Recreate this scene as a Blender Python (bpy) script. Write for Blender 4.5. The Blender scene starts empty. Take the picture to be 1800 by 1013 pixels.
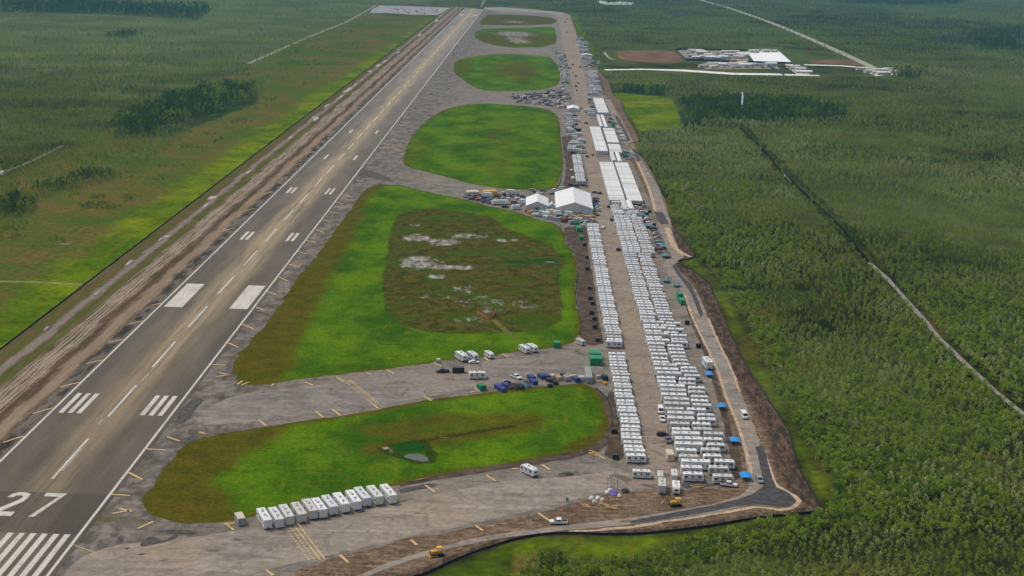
import bpy, bmesh, math, random
import numpy as np
from mathutils import Vector, Matrix, noise as mnoise
from mathutils.geometry import delaunay_2d_cdt

# ------------------------------------------------------------------ camera, sky, sun, exposure
S = bpy.context.scene
COL = S.collection
CAMP = (154.388, -331.927, 176.860); YAW, PIT, ROL, FPX = -0.01162517, 0.24948309, 0.02729264, 2421.93
_f = np.array([math.sin(YAW)*math.cos(PIT), math.cos(YAW)*math.cos(PIT), -math.sin(PIT)])
_r0 = np.array([math.cos(YAW), -math.sin(YAW), 0.0]); _u0 = np.cross(_r0, _f)
_r = math.cos(ROL)*_r0 + math.sin(ROL)*_u0; _u = -math.sin(ROL)*_r0 + math.cos(ROL)*_u0
cd = bpy.data.cameras.new('camera'); cam = bpy.data.objects.new('camera', cd); COL.objects.link(cam)
cam.matrix_world = Matrix(((_r[0], _u[0], -_f[0], CAMP[0]), (_r[1], _u[1], -_f[1], CAMP[1]), (_r[2], _u[2], -_f[2], CAMP[2]), (0, 0, 0, 1)))
cd.sensor_width = 36.0; cd.lens = 36.0*FPX/1800.0; cd.clip_start = 1.0; cd.clip_end = 60000.0
S.camera = cam
def G(x, y, z=0.0):
    "survey: a sighting in the 1800 px wide aerial photograph -> metres on the level plane at height z (runway centreline = Y axis)"
    d = (x-900)/FPX*_r - (y-506.5)/FPX*_u + _f
    t = (z-CAMP[2])/d[2]
    return (CAMP[0]+t*d[0], CAMP[1]+t*d[1])
def GP(pts, z=0.0): return [G(a, b, z) for a, b in pts]

W = bpy.data.worlds.new('World'); S.world = W; W.use_nodes = True
wn = W.node_tree; sky = wn.nodes.new('ShaderNodeTexSky'); sky.sky_type = 'NISHITA'; sky.sun_disc = False
SUN_EL, SUN_AZ = math.radians(58), math.radians(-60)
sky.sun_elevation = SUN_EL; sky.sun_rotation = SUN_AZ; sky.air_density = 1.0; sky.dust_density = 3.0
bg = wn.nodes['Background']; bg.inputs['Strength'].default_value = 0.105
hs = wn.nodes.new('ShaderNodeHueSaturation'); hs.inputs['Saturation'].default_value = .35; wn.links.new(sky.outputs[0], hs.inputs['Color']); wn.links.new(hs.outputs[0], bg.inputs[0])   # cloud veil greys the blue
sl = bpy.data.lights.new('sun', 'SUN'); sl.energy = 1.5; sl.angle = math.radians(10); sl.color = (1, .93, .82)
so = bpy.data.objects.new('sun', sl); COL.objects.link(so)
so.rotation_euler = Vector((math.sin(SUN_AZ)*math.cos(SUN_EL), math.cos(SUN_AZ)*math.cos(SUN_EL), math.sin(SUN_EL))).to_track_quat('Z', 'Y').to_euler()
S.view_settings.view_transform = 'Standard'; S.view_settings.look = 'None'; S.view_settings.gamma = 1
S.view_settings.exposure = 0.32
S.cycles.max_bounces = 5; S.cycles.diffuse_bounces = 2; S.cycles.volume_bounces = 0
R = random.Random(7)
NR = np.random.default_rng(11)
PI = math.pi

# ------------------------------------------------------------------ node helper
class NG:
    def __init__(s, name, rough=.9, spec=.2):
        s.m = bpy.data.materials.new(name); s.m.use_nodes = True; s.t = s.m.node_tree
        s.b = s.t.nodes['Principled BSDF']; s.b.inputs['Roughness'].default_value = rough
        s.b.inputs['Specular IOR Level'].default_value = spec
        s.pos = s.n('ShaderNodeTexCoord').outputs['Object']
    def n(s, k): return s.t.nodes.new(k)
    def L(s, v, sock):
        if isinstance(v, bpy.types.NodeSocket): s.t.links.new(v, sock)
        elif isinstance(v, (tuple, list)): sock.default_value = (*v, 1) if len(v) == 3 and sock.type == 'RGBA' else v
        else: sock.default_value = v
    def map(s, sc=(1, 1, 1), rot=0.0, v=None):
        m = s.n('ShaderNodeMapping'); s.L(v or s.pos, m.inputs[0]); m.inputs['Scale'].default_value = sc; m.inputs['Rotation'].default_value[2] = rot
        return m.outputs[0]
    def noise(s, size, detail=3.0, v=None, rough=.55, dist=0.0):
        n = s.n('ShaderNodeTexNoise'); n.inputs['Scale'].default_value = 1.0/size; n.inputs['Detail'].default_value = detail
        n.inputs['Roughness'].default_value = rough; n.inputs['Distortion'].default_value = dist
        s.L(v or s.pos, n.inputs['Vector']); return n.outputs[0]
    def vor(s, size, v=None, feat='F1'):
        n = s.n('ShaderNodeTexVoronoi'); n.feature = feat; n.inputs['Scale'].default_value = 1.0/size; s.L(v or s.pos, n.inputs['Vector']); return n.outputs['Distance']
    def step(s, v, a, b, lo=0.0, hi=1.0):
        n = s.n('ShaderNodeMapRange'); n.interpolation_type = 'SMOOTHSTEP'; s.L(v, n.inputs[0])
        n.inputs[1].default_value = a; n.inputs[2].default_value = b; n.inputs[3].default_value = lo; n.inputs[4].default_value = hi; return n.outputs[0]
    def math(s, op, a, b=0.0):
        n = s.n('ShaderNodeMath'); n.operation = op; s.L(a, n.inputs[0]); s.L(b, n.inputs[1]); return n.outputs[0]
    def mul(s, a, b): return s.math('MULTIPLY', a, b)
    def add(s, a, b): return s.math('ADD', a, b)
    def mix(s, f, a, b):
        n = s.n('ShaderNodeMix'); n.data_type = 'RGBA'; s.L(f, n.inputs[0]); s.L(a, n.inputs[6]); s.L(b, n.inputs[7]); return n.outputs[2]
    def scale(s, c, f):
        n = s.n('ShaderNodeVectorMath'); n.operation = 'SCALE'; s.L(c, n.inputs[0]); s.L(f, n.inputs[3]); return n.outputs[0]
    def attr(s, name, kind='GEOMETRY'):
        n = s.n('ShaderNodeAttribute'); n.attribute_name = name; n.attribute_type = kind; return n.outputs['Fac']
    def sep(s):
        n = s.n('ShaderNodeSeparateXYZ'); s.L(s.pos, n.inputs[0]); return n.outputs
    def bump(s, h, st=.4, d=1.0):
        n = s.n('ShaderNodeBump'); s.L(h, n.inputs['Height']); n.inputs['Strength'].default_value = st; n.inputs['Distance'].default_value = d
        s.t.links.new(n.outputs[0], s.b.inputs['Normal'])
    def out(s, c): s.L(c, s.b.inputs['Base Color']); return s.m
MATS = {}
def flat(name, c, rough=.6, var=.12, size=.8, metal=0.0, spec=.4, dirt=0.0):
    if name in MATS: return MATS[name]
    g = NG(name, rough, spec)
    n = g.noise(size, 4)
    col = g.mix(g.step(n, .3, .7), tuple(k*(1-var) for k in c), tuple(min(1, k*(1+var)) for k in c))
    if dirt: col = g.mix(g.mul(g.step(g.noise(1.7, 5), .45, .75), dirt), col, (.16, .13, .1))
    g.b.inputs['Metallic'].default_value = metal
    MATS[name] = g.out(col); return MATS[name]

# ------------------------------------------------------------------ object helpers
def tag(o, label=None, cat=None, group=None, kind=None):
    if label: o['label'] = label
    if cat: o['category'] = cat
    if group: o['group'] = group
    if kind: o['kind'] = kind
    return o
def link(name, me, parent=None, mats=()):
    o = bpy.data.objects.new(name, me); COL.objects.link(o)
    for m in mats: me.materials.append(m)
    if parent: o.parent = parent
    return o
def empty(name, loc, rz=0.0):
    o = bpy.data.objects.new(name, None); COL.objects.link(o); o.location = (loc[0], loc[1], loc[2] if len(loc) > 2 else 0); o.rotation_euler = (0, 0, rz); o.empty_display_size = .5
    return o
class MB:
    "collects shapes in plain lists and links them as ONE mesh"
    def __init__(s): s.v = []; s.f = []; s.mi = []
    def add(s, vs, fs, mi=0):
        k = len(s.v); s.v += [tuple(v) for v in vs]; s.f += [tuple(k+i for i in f) for f in fs]; s.mi += [mi]*len(fs)
    def box(s, c, d, mi=0, rz=0.0, ch=0.0):
        x, y, z = d[0]/2, d[1]/2, d[2]/2; ca, sa = math.cos(rz), math.sin(rz)
        if ch <= 0:
            P = [(-x, -y, -z), (x, -y, -z), (x, y, -z), (-x, y, -z), (-x, -y, z), (x, -y, z), (x, y, z), (-x, y, z)]
            F = [(0, 3, 2, 1), (4, 5, 6, 7), (0, 1, 5, 4), (1, 2, 6, 5), (2, 3, 7, 6), (3, 0, 4, 7)]
        else:
            P = []
            def ring(a, b, zz):
                k = len(P); c2 = min(ch, a*.6, b*.6)
                P.extend([(-a+c2, -b, zz), (a-c2, -b, zz), (a, -b+c2, zz), (a, b-c2, zz), (a-c2, b, zz), (-a+c2, b, zz), (-a, b-c2, zz), (-a, -b+c2, zz)])
            ring(x, y, -z); ring(x, y, z-ch); ring(x-ch, y-ch, z)
            F = [tuple(range(7, -1, -1)), tuple(range(16, 24))]
            for q in (0, 8):
                F += [(q+i, q+(i+1) % 8, q+8+(i+1) % 8, q+8+i) for i in range(8)]
        s.add([(c[0]+p[0]*ca-p[1]*sa, c[1]+p[0]*sa+p[1]*ca, c[2]+p[2]) for p in P], F, mi)
    def prism(s, prof, y0, y1, mi=0, inset=0.0, axis='y'):
        "side profile (x,z) extruded across y, with chamfered edges of size inset"
        n = len(prof); cx = sum(p[0] for p in prof)/n; cz = sum(p[1] for p in prof)/n
        def sh(p, k): return (p[0]+(cx-p[0])*k, p[1]+(cz-p[1])*k)
        rings = [(y0, inset), (y0+inset*2, 0), (y1-inset*2, 0), (y1, inset)] if inset else [(y0, 0), (y1, 0)]
        P = []
        for yy, k in rings:
            for p in prof:
                q = sh(p, k*.35); P.append((q[0], yy, q[1]) if axis == 'y' else (yy, q[0], q[1]))
        F = [tuple(range(n)), tuple(range((len(rings))*n-1, (len(rings)-1)*n-1, -1))]
        for r in range(len(rings)-1):
            F += [(r*n+i, (r+1)*n+i, (r+1)*n+(i+1) % n, r*n+(i+1) % n) for i in range(n)]
        s.add(P, F, mi)
    def cyl(s, a, b, r, n=8, mi=0, r2=None):
        a = Vector(a); b = Vector(b); d = (b-a).normalized(); r2 = r if r2 is None else r2
        u = d.orthogonal().normalized(); w = d.cross(u); P = []
        for c, q in ((a, r), (b, r2)):
            for i in range(n):
                t = 2*PI*i/n; P.append(c+u*(q*math.cos(t))+w*(q*math.sin(t)))
        s.add(P, [tuple(range(n-1, -1, -1)), tuple(range(n, 2*n))]+[(i, (i+1) % n, n+(i+1) % n, n+i) for i in range(n)], mi)
    def mesh(s, name, mats):
        me = bpy.data.meshes.new(name); me.from_pydata(s.v, [], s.f); me.update()
        for m in mats: me.materials.append(m)
        if len(mats) > 1: me.polygons.foreach_set('material_index', s.mi)
        bm = bmesh.new(); bm.from_mesh(me); bmesh.ops.recalc_face_normals(bm, faces=bm.faces); bm.to_mesh(me); bm.free()
        return me
    def build(s, name, mats, parent=None):
        if not isinstance(mats, (list, tuple)): mats = [mats]
        return link(name, s.mesh(name, mats), parent)
def copy_tree(o, parent=None):
    c = o.copy(); COL.objects.link(c); c.parent = parent
    for ch in (KIDS[o.name] if o.name in KIDS else o.children): copy_tree(ch, c)
    return c
KIDS = {}
def freeze(root):
    "remember children once: looking them up scans the whole file"
    def rec(o):
        k = list(o.children); KIDS[o.name] = k
        for c in k: rec(c)
    rec(root); return root

# ------------------------------------------------------------------ ground helpers
def smooth(pts, closed=True, step=4.0, jit=0.0, seed=0, cr=True):
    P = [Vector((a, b)) for a, b in pts]; n = len(P); out = []
    rng = range(n if closed else n-1)
    for i in rng:
        p0, p1, p2, p3 = (P[(i-1) % n], P[i], P[(i+1) % n], P[(i+2) % n]) if closed else (P[max(i-1, 0)], P[i], P[i+1], P[min(i+2, n-1)])
        L = (p2-p1).length; dcam = (p1-Vector((154, -332))).length
        k = max(1, int(L/max(step, step*dcam/700.0)))
        for j in range(k):
            t = j/k
            if cr: q = .5*((2*p1)+(p2-p0)*t+(2*p0-5*p1+4*p2-p3)*t*t+(3*p1-3*p2+p3-p0)*t**3)
            else: q = p1.lerp(p2, t)
            if jit:
                a = mnoise.noise(Vector((q.x/9, q.y/9, seed)))+.6*mnoise.noise(Vector((q.x/3, q.y/3, seed+5)))
                b = mnoise.noise(Vector((q.x/9, q.y/9, seed+31)))+.6*mnoise.noise(Vector((q.x/3, q.y/3, seed+9)))
                q = q+Vector((a, b))*jit
            out.append((q.x, q.y))
    if not closed: out.append(tuple(P[-1]))
    return out
def inside(px, py, poly):
    P = np.asarray(poly); c = np.zeros(px.shape, bool); n = len(P); j = n-1
    for i in range(n):
        xi, yi, xj, yj = P[i, 0], P[i, 1], P[j, 0], P[j, 1]
        if yi != yj: c ^= ((yi > py) != (yj > py)) & (px < (xj-xi)*(py-yi)/(yj-yi)+xi)
        j = i
    return c
def sdf(px, py, poly):
    P = np.asarray(poly); d = np.full(px.shape, 1e9); n = len(P)
    for i in range(n):
        a = P[i]; b = P[(i+1) % n]; e = b-a; L = max(e@e, 1e-9)
        t = np.clip(((px-a[0])*e[0]+(py-a[1])*e[1])/L, 0, 1)
        d = np.minimum(d, np.hypot(px-a[0]-t*e[0], py-a[1]-t*e[1]))
    return np.where(inside(px, py, poly), d, -d)
def soft(px, py, poly, w): return np.clip(.5+sdf(px, py, poly)/(2*w), 0, 1)
def set_attrs(me, attrs):
    for k, v in attrs.items():
        a = me.attributes.new(k, 'FLOAT', 'POINT'); a.data.foreach_set('value', np.asarray(v, np.float32))
def sheet(name, poly, z, mat, cell=0.0, attrs=None, kind='structure', parent=None):
    vs = [Vector(p) for p in poly]; n = len(vs); es = [(i, (i+1) % n) for i in range(n)]
    if cell:
        A = np.array(poly); x0, y0 = A.min(0); x1, y1 = A.max(0)
        gx, gy = np.meshgrid(np.arange(x0, x1, cell), np.arange(y0, y1, cell)); gx = gx.ravel()+NR.uniform(-.1, .1, gx.size)*cell; gy = gy.ravel()+NR.uniform(-.1, .1, gy.size)*cell
        k = sdf(gx, gy, poly) > cell*.4
        vs += [Vector((a, b)) for a, b in zip(gx[k], gy[k])]
    r = delaunay_2d_cdt(vs, es, [list(range(n))], 1, 1e-4)
    me = bpy.data.meshes.new(name); me.from_pydata([(v.x, v.y, z) for v in r[0]], [], r[2]); me.update()
    if me.polygons and me.polygons[0].normal.z < 0: me.flip_normals()
    if attrs:
        co = np.array([(v.x, v.y) for v in r[0]]); set_attrs(me, attrs(co[:, 0], co[:, 1]))
    o = link(name, me, parent, [mat])
    if kind: o['kind'] = kind
    return o
def strip(name, cl, hw, z, mat, step=3.0, jit=.3, kind='structure', seed=1):
    "ribbon along a world centreline; hw half width or list"
    c = smooth(cl, False, step); n = len(c); hws = hw if isinstance(hw, (list, tuple)) else [hw]*len(cl)
    # widths resampled by arc position
    L = [0]; [L.append(L[-1]+math.dist(cl[i], cl[i+1])) for i in range(len(cl)-1)]
    l = [0]; [l.append(l[-1]+math.dist(c[i], c[i+1])) for i in range(n-1)]
    V = []
    for i, p in enumerate(c):
        a = c[max(i-1, 0)]; b = c[min(i+1, n-1)]; d = Vector((b[0]-a[0], b[1]-a[1])).normalized(); nn = Vector((-d.y, d.x))
        w = float(np.interp(l[i]/l[-1], np.linspace(0, 1, len(hws)), hws) if len(hws) != len(L) else np.interp(l[i]*L[-1]/l[-1], L, hws))
        wl = w+jit*mnoise.noise(Vector((l[i]/6, seed, 0)))*2; wr = w+jit*mnoise.noise(Vector((l[i]/6, seed, 9)))*2
        V += [(p[0]+nn.x*wl, p[1]+nn.y*wl, z), (p[0]-nn.x*wr, p[1]-nn.y*wr, z)]
    me = bpy.data.meshes.new(name); me.from_pydata(V, [], [(2*i+1, 2*i+3, 2*i+2, 2*i) for i in range(n-1)]); me.update()
    if me.polygons[0].normal.z < 0: me.flip_normals()
    o = link(name, me, None, [mat])
    if kind: o['kind'] = kind
    return o
Z1, Z2, Z3, Z4, Z5, Z6 = .03, .06, .09, .12, .15, .17

# ------------------------------------------------------------------ outlines surveyed from the photograph
SILT = [(-70, -60), (-70, 60), (-70, 227), (-70.2, 331), (-70, 434), (-70.1, 648), (-69.4, 1067), (-68.1, 1723), (-67.5, 2628), (-67, 2900)]
EDGE_R = GP([(560, 1060), (660, 1030), (740, 1013), (800, 986), (880, 957), (940, 943), (1000, 939), (1080, 941), (1150, 938), (1250, 926), (1330, 912), (1400, 905), (1442, 896), (1420, 855), (1402, 820),
             (1385, 760), (1350, 703), (1316, 651), (1283, 586), (1251, 511), (1247, 500), (1220, 478), (1192, 461), (1220, 450), (1190, 408), (1175, 378), (1165, 348), (1152, 315), (1132, 280),
             (1105, 256), (1123, 249), (1119, 235), (1098, 200), (1093, 180), (1075, 165), (1070, 145), (1050, 122), (1040, 100), (1012, 60), (1002, 27)])
PAVE = [(22.0, -90), (120, -90)]+EDGE_R+[(222, 3120), (150, 3240), (60, 3300), (22.0, 3300)]
INA = GP([(251, 880), (265, 858), (277, 835), (300, 810), (315, 790), (350, 772), (405, 760), (450, 754), (525, 742), (625, 727), (751, 704), (826, 695), (900, 684), (958, 680), (1014, 675),
          (1045, 682), (1067, 703), (1076, 731), (1074, 755), (1062, 775), (1040, 790), (985, 802), (900, 818), (800, 832), (700, 852), (620, 870), (560, 880), (450, 907), (380, 918), (325, 920), (275, 910), (258, 895)])
INB = GP([(675, 325), (712, 328), (762, 340), (812, 350), (850, 361), (899, 371), (946, 386), (977, 395), (988, 406), (994, 426), (1010, 450), (1015, 478), (1012, 511), (1014, 536), (1020, 569), (1018, 592),
          (1008, 602), (977, 611), (900, 620), (840, 629), (793, 632), (726, 643), (625, 655), (525, 667), (450, 678), (418, 668), (412, 640), (440, 600), (480, 555), (512, 505), (532, 478), (562, 443), (590, 403),
          (610, 378), (635, 342), (655, 328)])
INBM = GP([(707, 372), (760, 366), (826, 374), (868, 384), (887, 400), (921, 414), (968, 433), (990, 452), (996, 464), (982, 478), (987, 526), (989, 561), (968, 576), (921, 583), (826, 587), (750, 584),
           (703, 571), (679, 545), (672, 502), (679, 459), (686, 414), (695, 388)])
INC = GP([(712, 268), (711, 290), (737, 299), (787, 312), (837, 325), (900, 333), (965, 333), (980, 322), (989, 290), (986, 253), (983, 215), (975, 200), (950, 190), (900, 185), (840, 183), (795, 189), (762, 204), (740, 222), (722, 245)])
IND = GP([(803, 108), (825, 101), (862, 96), (900, 95), (962, 100), (972, 106), (983, 120), (985, 138), (978, 150), (950, 158), (900, 161), (850, 159), (825, 148), (800, 130), (797, 118)])
INE = GP([(834, 64), (838, 56), (850, 51), (900, 49), (968, 48), (975, 55), (978, 66), (975, 78), (950, 83), (900, 84), (875, 81), (850, 75)])
INF = GP([(860, 26), (900, 26), (968, 31), (971, 42), (900, 45), (845, 44)])
GREEN2 = GP([(1078, 164), (1110, 165), (1180, 172), (1190, 195), (1198, 225), (1125, 231), (1112, 210), (1095, 183)])
FRINGE = EDGE_R[1:28]+GP([(1205, 420), (1225, 455), (1245, 478), (1301, 556), (1326, 619), (1350, 667), (1400, 759), (1440, 820), (1460, 860), (1450, 905), (1390, 913), (1330, 922), (1200, 958), (1100, 985), (1000, 985), (965, 968), (935, 975), (910, 1013), (860, 1060)])
FOREST_L = GP([(-260, 450), (-60, 400), (0, 388), (55, 382), (70, 350), (180, 325), (260, 285), (330, 240), (350, 190), (318, 178), (400, 150), (450, 116), (560, 70), (640, 36), (650, 8), (500, -60), (-300, -60)])
COMP = GP([(1062, 84), (1190, 82), (1400, 82), (1545, 116), (1590, 122), (1590, 136), (1440, 140), (1062, 131)])

# ------------------------------------------------------------------ terrain
def terrain_material():
    g = NG('marsh', .95, .0)
    n1 = g.noise(900, 4, g.map((1, .45, 1))); n2 = g.noise(130, 5); n3 = g.noise(22, 6, None, .62); n4 = g.noise(3.2, 4); n5 = g.noise(420, 3, g.map((1, .5, 1)))
    dark = g.mix(g.step(n3, .3, .7), (.011, .014, .003), (.042, .044, .008))  # forest floor: shade beneath the crowns is put into this dark tone
    mid = g.mix(g.step(n3, .35, .68), (.060, .076, .018), (.096, .120, .030))
    c = g.mix(g.step(g.add(g.mul(n2, .6), g.mul(n1, .4)), .40, .60), dark, mid)
    c = g.mix(g.mul(g.step(g.noise(48, 4), .54, .66), .65), c, (.10, .068, .018))
    c = g.mix(g.mul(g.step(n5, .5, .66), .6), c, (.080, .115, .034))
    X_, Y_ = g.sep()[0], g.sep()[1]
    c = g.mix(g.mul(g.mul(g.step(X_, -300, 0, 1, 0), g.step(Y_, 800, 1700)), .7), c, g.mix(g.step(n2, .35, .65), (.082, .110, .034), (.115, .145, .050)))   # open sawgrass prairie
    br = g.mix(g.step(n3, .35, .65), (.125, .092, .022), (.072, .095, .012))
    br = g.mix(g.mul(g.step(g.noise(9, 4), .55, .7), .6), br, (.160, .095, .028))
    br = g.mix(g.mul(g.step(n2, .45, .6), .75), br, (.055, .095, .008))
    c = g.mix(g.step(g.add(g.attr('brown'), g.mul(g.add(n2, -.5), .9)), .2, .75), c, br)
    gr = g.mix(g.step(g.noise(60, 5), .35, .65), (.060, .112, .001), (.145, .190, .001))
    gr = g.mix(g.mul(g.step(g.noise(14, 5), .45, .72), .7), gr, (.036, .062, .002))
    gr = g.mix(g.mul(g.step(g.noise(7, 5, g.map((1, .12, 1))), .52, .68), .5), gr, (.15, .14, .012))
    c = g.mix(g.step(g.add(g.attr('bright'), g.add(g.mul(g.add(n3, -.5), .9), g.mul(g.add(n2, -.5), .7))), .2, .85), c, gr)
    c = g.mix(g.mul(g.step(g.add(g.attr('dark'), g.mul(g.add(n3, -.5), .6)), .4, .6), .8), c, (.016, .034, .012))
    c = g.scale(c, g.step(n4, .2, .8, .68, 1.32))
    g.bump(g.add(g.mul(n3, 3.0), g.mul(n4, .6)), .4, 1.0)
    return g.out(c)
ys = [-700, -400, -220]; y = -120.0
while y < 5600: ys.append(y); y += max(4.0, (y+330)/150.0)
ys += [6500, 8000, 11000, 16000, 24000, 34000]
xs = [-22000, -14000, -8000, -5000, -3500, -2500, -1900]+list(np.arange(-1500, -260, 12))+list(np.arange(-260, 620, 5))+list(np.arange(620, 2300, 12))+[2600, 3400, 5000, 8000, 14000, 22000]
gx, gy = np.meshgrid(np.array(xs, float), np.array(ys, float)); nx, ny = len(xs), len(ys)
px, py = gx.ravel(), gy.ravel()
wl = np.interp(py, [0, 500, 1100, 2600], [46, 44, 40, 26])
leftgrass = 1.0*np.clip((px+70+wl)/34, 0, 1)*(px < -60)*(py < 2750)
corner = np.clip((330-py)/110, 0, 1)*(px < -60)*np.clip((px+200)/60, 0, 1)
bright = np.maximum(leftgrass, corner)
bright = np.maximum(bright, .62*soft(px, py, FRINGE, 5)); bright = np.maximum(bright, 1.3*soft(px, py, GREEN2, 3))
bright = np.maximum(bright, .75*soft(px, py, GP([(1000, 26), (1012, 26), (1030, 60), (1050, 95), (1060, 120), (1046, 118), (1034, 95), (1014, 62)]), 8))
brown = 1.25*np.clip(1-np.clip(-px-170, 0, 1e9)/65, 0, 1)**.5*(px < -60)*(py < 2750)
for ply, v, w in ((GP([(1085, 90), (1180, 90), (1196, 108), (1180, 112), (1090, 106)]), 1.5, 10), (GP([(1420, 104), (1490, 106), (1530, 118), (1430, 112)]), .9, 12), (GP([(910, 960), (948, 958), (955, 1013), (900, 1030)]), 1, 1.5),
                  (GP([(600, 30), (780, 26), (740, 45), (560, 130), (430, 140), (480, 90)]), .75, 40), (GP([(1400, 780), (1480, 790), (1490, 890), (1440, 900), (1410, 850)]), .5, 8), (GP([(1350, 610), (1450, 590), (1550, 650), (1470, 700), (1380, 690)]), .45, 12)):
    brown = np.maximum(brown, v*soft(px, py, ply, w))
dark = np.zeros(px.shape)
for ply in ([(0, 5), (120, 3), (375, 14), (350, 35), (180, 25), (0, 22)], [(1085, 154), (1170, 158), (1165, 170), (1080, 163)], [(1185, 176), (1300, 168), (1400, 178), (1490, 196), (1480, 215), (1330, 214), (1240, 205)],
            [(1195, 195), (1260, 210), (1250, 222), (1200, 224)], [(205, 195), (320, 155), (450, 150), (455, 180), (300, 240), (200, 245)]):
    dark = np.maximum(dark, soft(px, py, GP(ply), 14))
me = bpy.data.meshes.new('ground')
idx = np.arange(nx*ny).reshape(ny, nx)
q = np.stack([idx[:-1, :-1], idx[:-1, 1:], idx[1:, 1:], idx[1:, :-1]], -1).reshape(-1, 4)
me.vertices.add(nx*ny); me.vertices.foreach_set('co', np.stack([px, py, np.zeros_like(px)], 1).ravel())
me.loops.add(q.size); me.loops.foreach_set('vertex_index', q.ravel()); me.polygons.add(len(q)); me.polygons.foreach_set('loop_start', np.arange(0, q.size, 4)); me.update(calc_edges=True)
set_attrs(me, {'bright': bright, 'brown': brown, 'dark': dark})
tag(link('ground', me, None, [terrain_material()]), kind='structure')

# ------------------------------------------------------------------ pavement, dirt, grass
def pave_material(name, base, light, tan, seed=0.0, grime=False):
    g = NG(name, .9, .1)
    o = g.n('ShaderNodeVectorMath'); o.operation = 'ADD'; g.L(g.pos, o.inputs[0]); o.inputs[1].default_value = (seed, seed*.7, 0); v = o.outputs[0]
    n = g.noise(16, 6, v, .66, 1.6); m = g.noise(2.2, 6, v, .65); b = g.noise(60, 3, v)
    c = g.mix(g.step(n, .3, .7), base, light)
    c = g.mix(g.mul(g.step(b, .45, .65), .7), c, tan)
    st = g.noise(3.2, 5, g.map((.10, 1, 1), .12), .7, .6)     # scuffs and tyre smears along the way
    c = g.mix(g.mul(g.step(st, .48, .66), .45), c, tuple(k*.55 for k in base))
    c = g.mix(g.mul(g.step(g.noise(5, 5, g.map((.13, 1, 1), -.35), .65, .8), .52, .66), .4), c, tuple(min(1, k*1.35) for k in light))
    e = g.vor(13, g.mix(.35, v, g.scale(g.noise(9, 3, v), 30.0)), 'DISTANCE_TO_EDGE')
    c = g.mix(g.mul(g.step(e, .010, .028, 1, 0), .16), c, (.04, .035, .03))                        # sealed cracks
    c = g.mix(g.mul(g.step(g.noise(26, 5, v, .6, 2.0), .62, .67), .6), c, (.055, .048, .04))   # old patches
    if grime:
        X = g.add(g.sep()[0], g.mul(g.add(g.noise(40, 3), -.5), 24))
        gz = g.mul(g.step(X, 44, 78, 1, 0), g.step(g.noise(7, 6, g.map((1, .5, 1)), .68), .42, .60))
        c = g.mix(g.mul(gz, .7), c, g.mix(g.step(g.noise(12, 4), .42, .6), (.040, .036, .030), (.088, .070, .040)))
        c = g.mix(g.mul(g.step(g.noise(19, 5), .57, .66), .5), c, (.075, .070, .022))
    c = g.scale(c, g.step(m, .25, .75, .78, 1.22))
    return g.out(c)
M_PAVE = pave_material('weathered_pavement', (.125, .108, .092), (.230, .200, .172), (.225, .18, .14), 0, True)
M_CAMP = pave_material('camp_pavement', (.215, .165, .126), (.270, .218, .175), (.27, .212, .155), 40.0)
M_DARKASPH = flat('fresh_asphalt', (.060, .057, .057), .95, .35, 2.0, spec=.2)
M_DARKASPH2 = flat('asphalt_patch', (.072, .064, .055), .9, .4, 1.5, spec=.2)
sheet('pavement', smooth(PAVE, True, 6, .5, 3, cr=False), Z1, M_PAVE)

def dirt_material(name, xband=False):
    g = NG(name, .95, .0)
    s = g.map((1.0, .06, 1)) if xband else g.map((1, 1, 1))
    n = g.noise(2.6, 7, s, .68); k = g.noise(11, 6, None, .66, .8); m = g.noise(1.6, 6)
    c = g.mix(g.step(k, .3, .7), (.085, .052, .032), (.165, .110, .070))
    c = g.mix(g.mul(g.step(n, .47, .60), .75 if xband else .35), c, (.30, .225, .165))
    c = g.mix(g.mul(g.step(g.noise(1.5, 6, g.map((1, .06, 1)) if xband else g.map((.10, 1, 1), .16), .7), .50, .62), .45), c, (.33, .26, .195))
    c = g.mix(g.mul(g.step(g.noise(1.1, 5, g.map((1, .06, 1)) if xband else g.map((.10, 1, 1), .16), .6), .55, .66), .5), c, (.078, .052, .034))
    c = g.mix(g.mul(g.step(g.noise(30, 5), .5, .64), .7 if xband else .35), c, (.062, .058, .014) if xband else (.080, .060, .030))
    if not xband:
        bank = g.step(g.add(g.attr('bank'), g.mul(g.add(k, -.5), .5)), .35, .7)
        bc = g.mix(g.step(g.noise(2.2, 6, g.map((1, .25, 1), -.35), .68), .42, .62), (.038, .025, .018), (.120, .078, .055))
        c = g.mix(g.mul(bank, .9), c, bc)
    c = g.scale(c, g.step(m, .25, .75, .72, 1.28))
    g.bump(g.add(g.mul(k, 1.5), g.mul(m, .5)), .5, .6)
    if xband: return g, c, n, k
    return g.out(c)
M_DIRT = dirt_material('churned_dirt')
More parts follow.
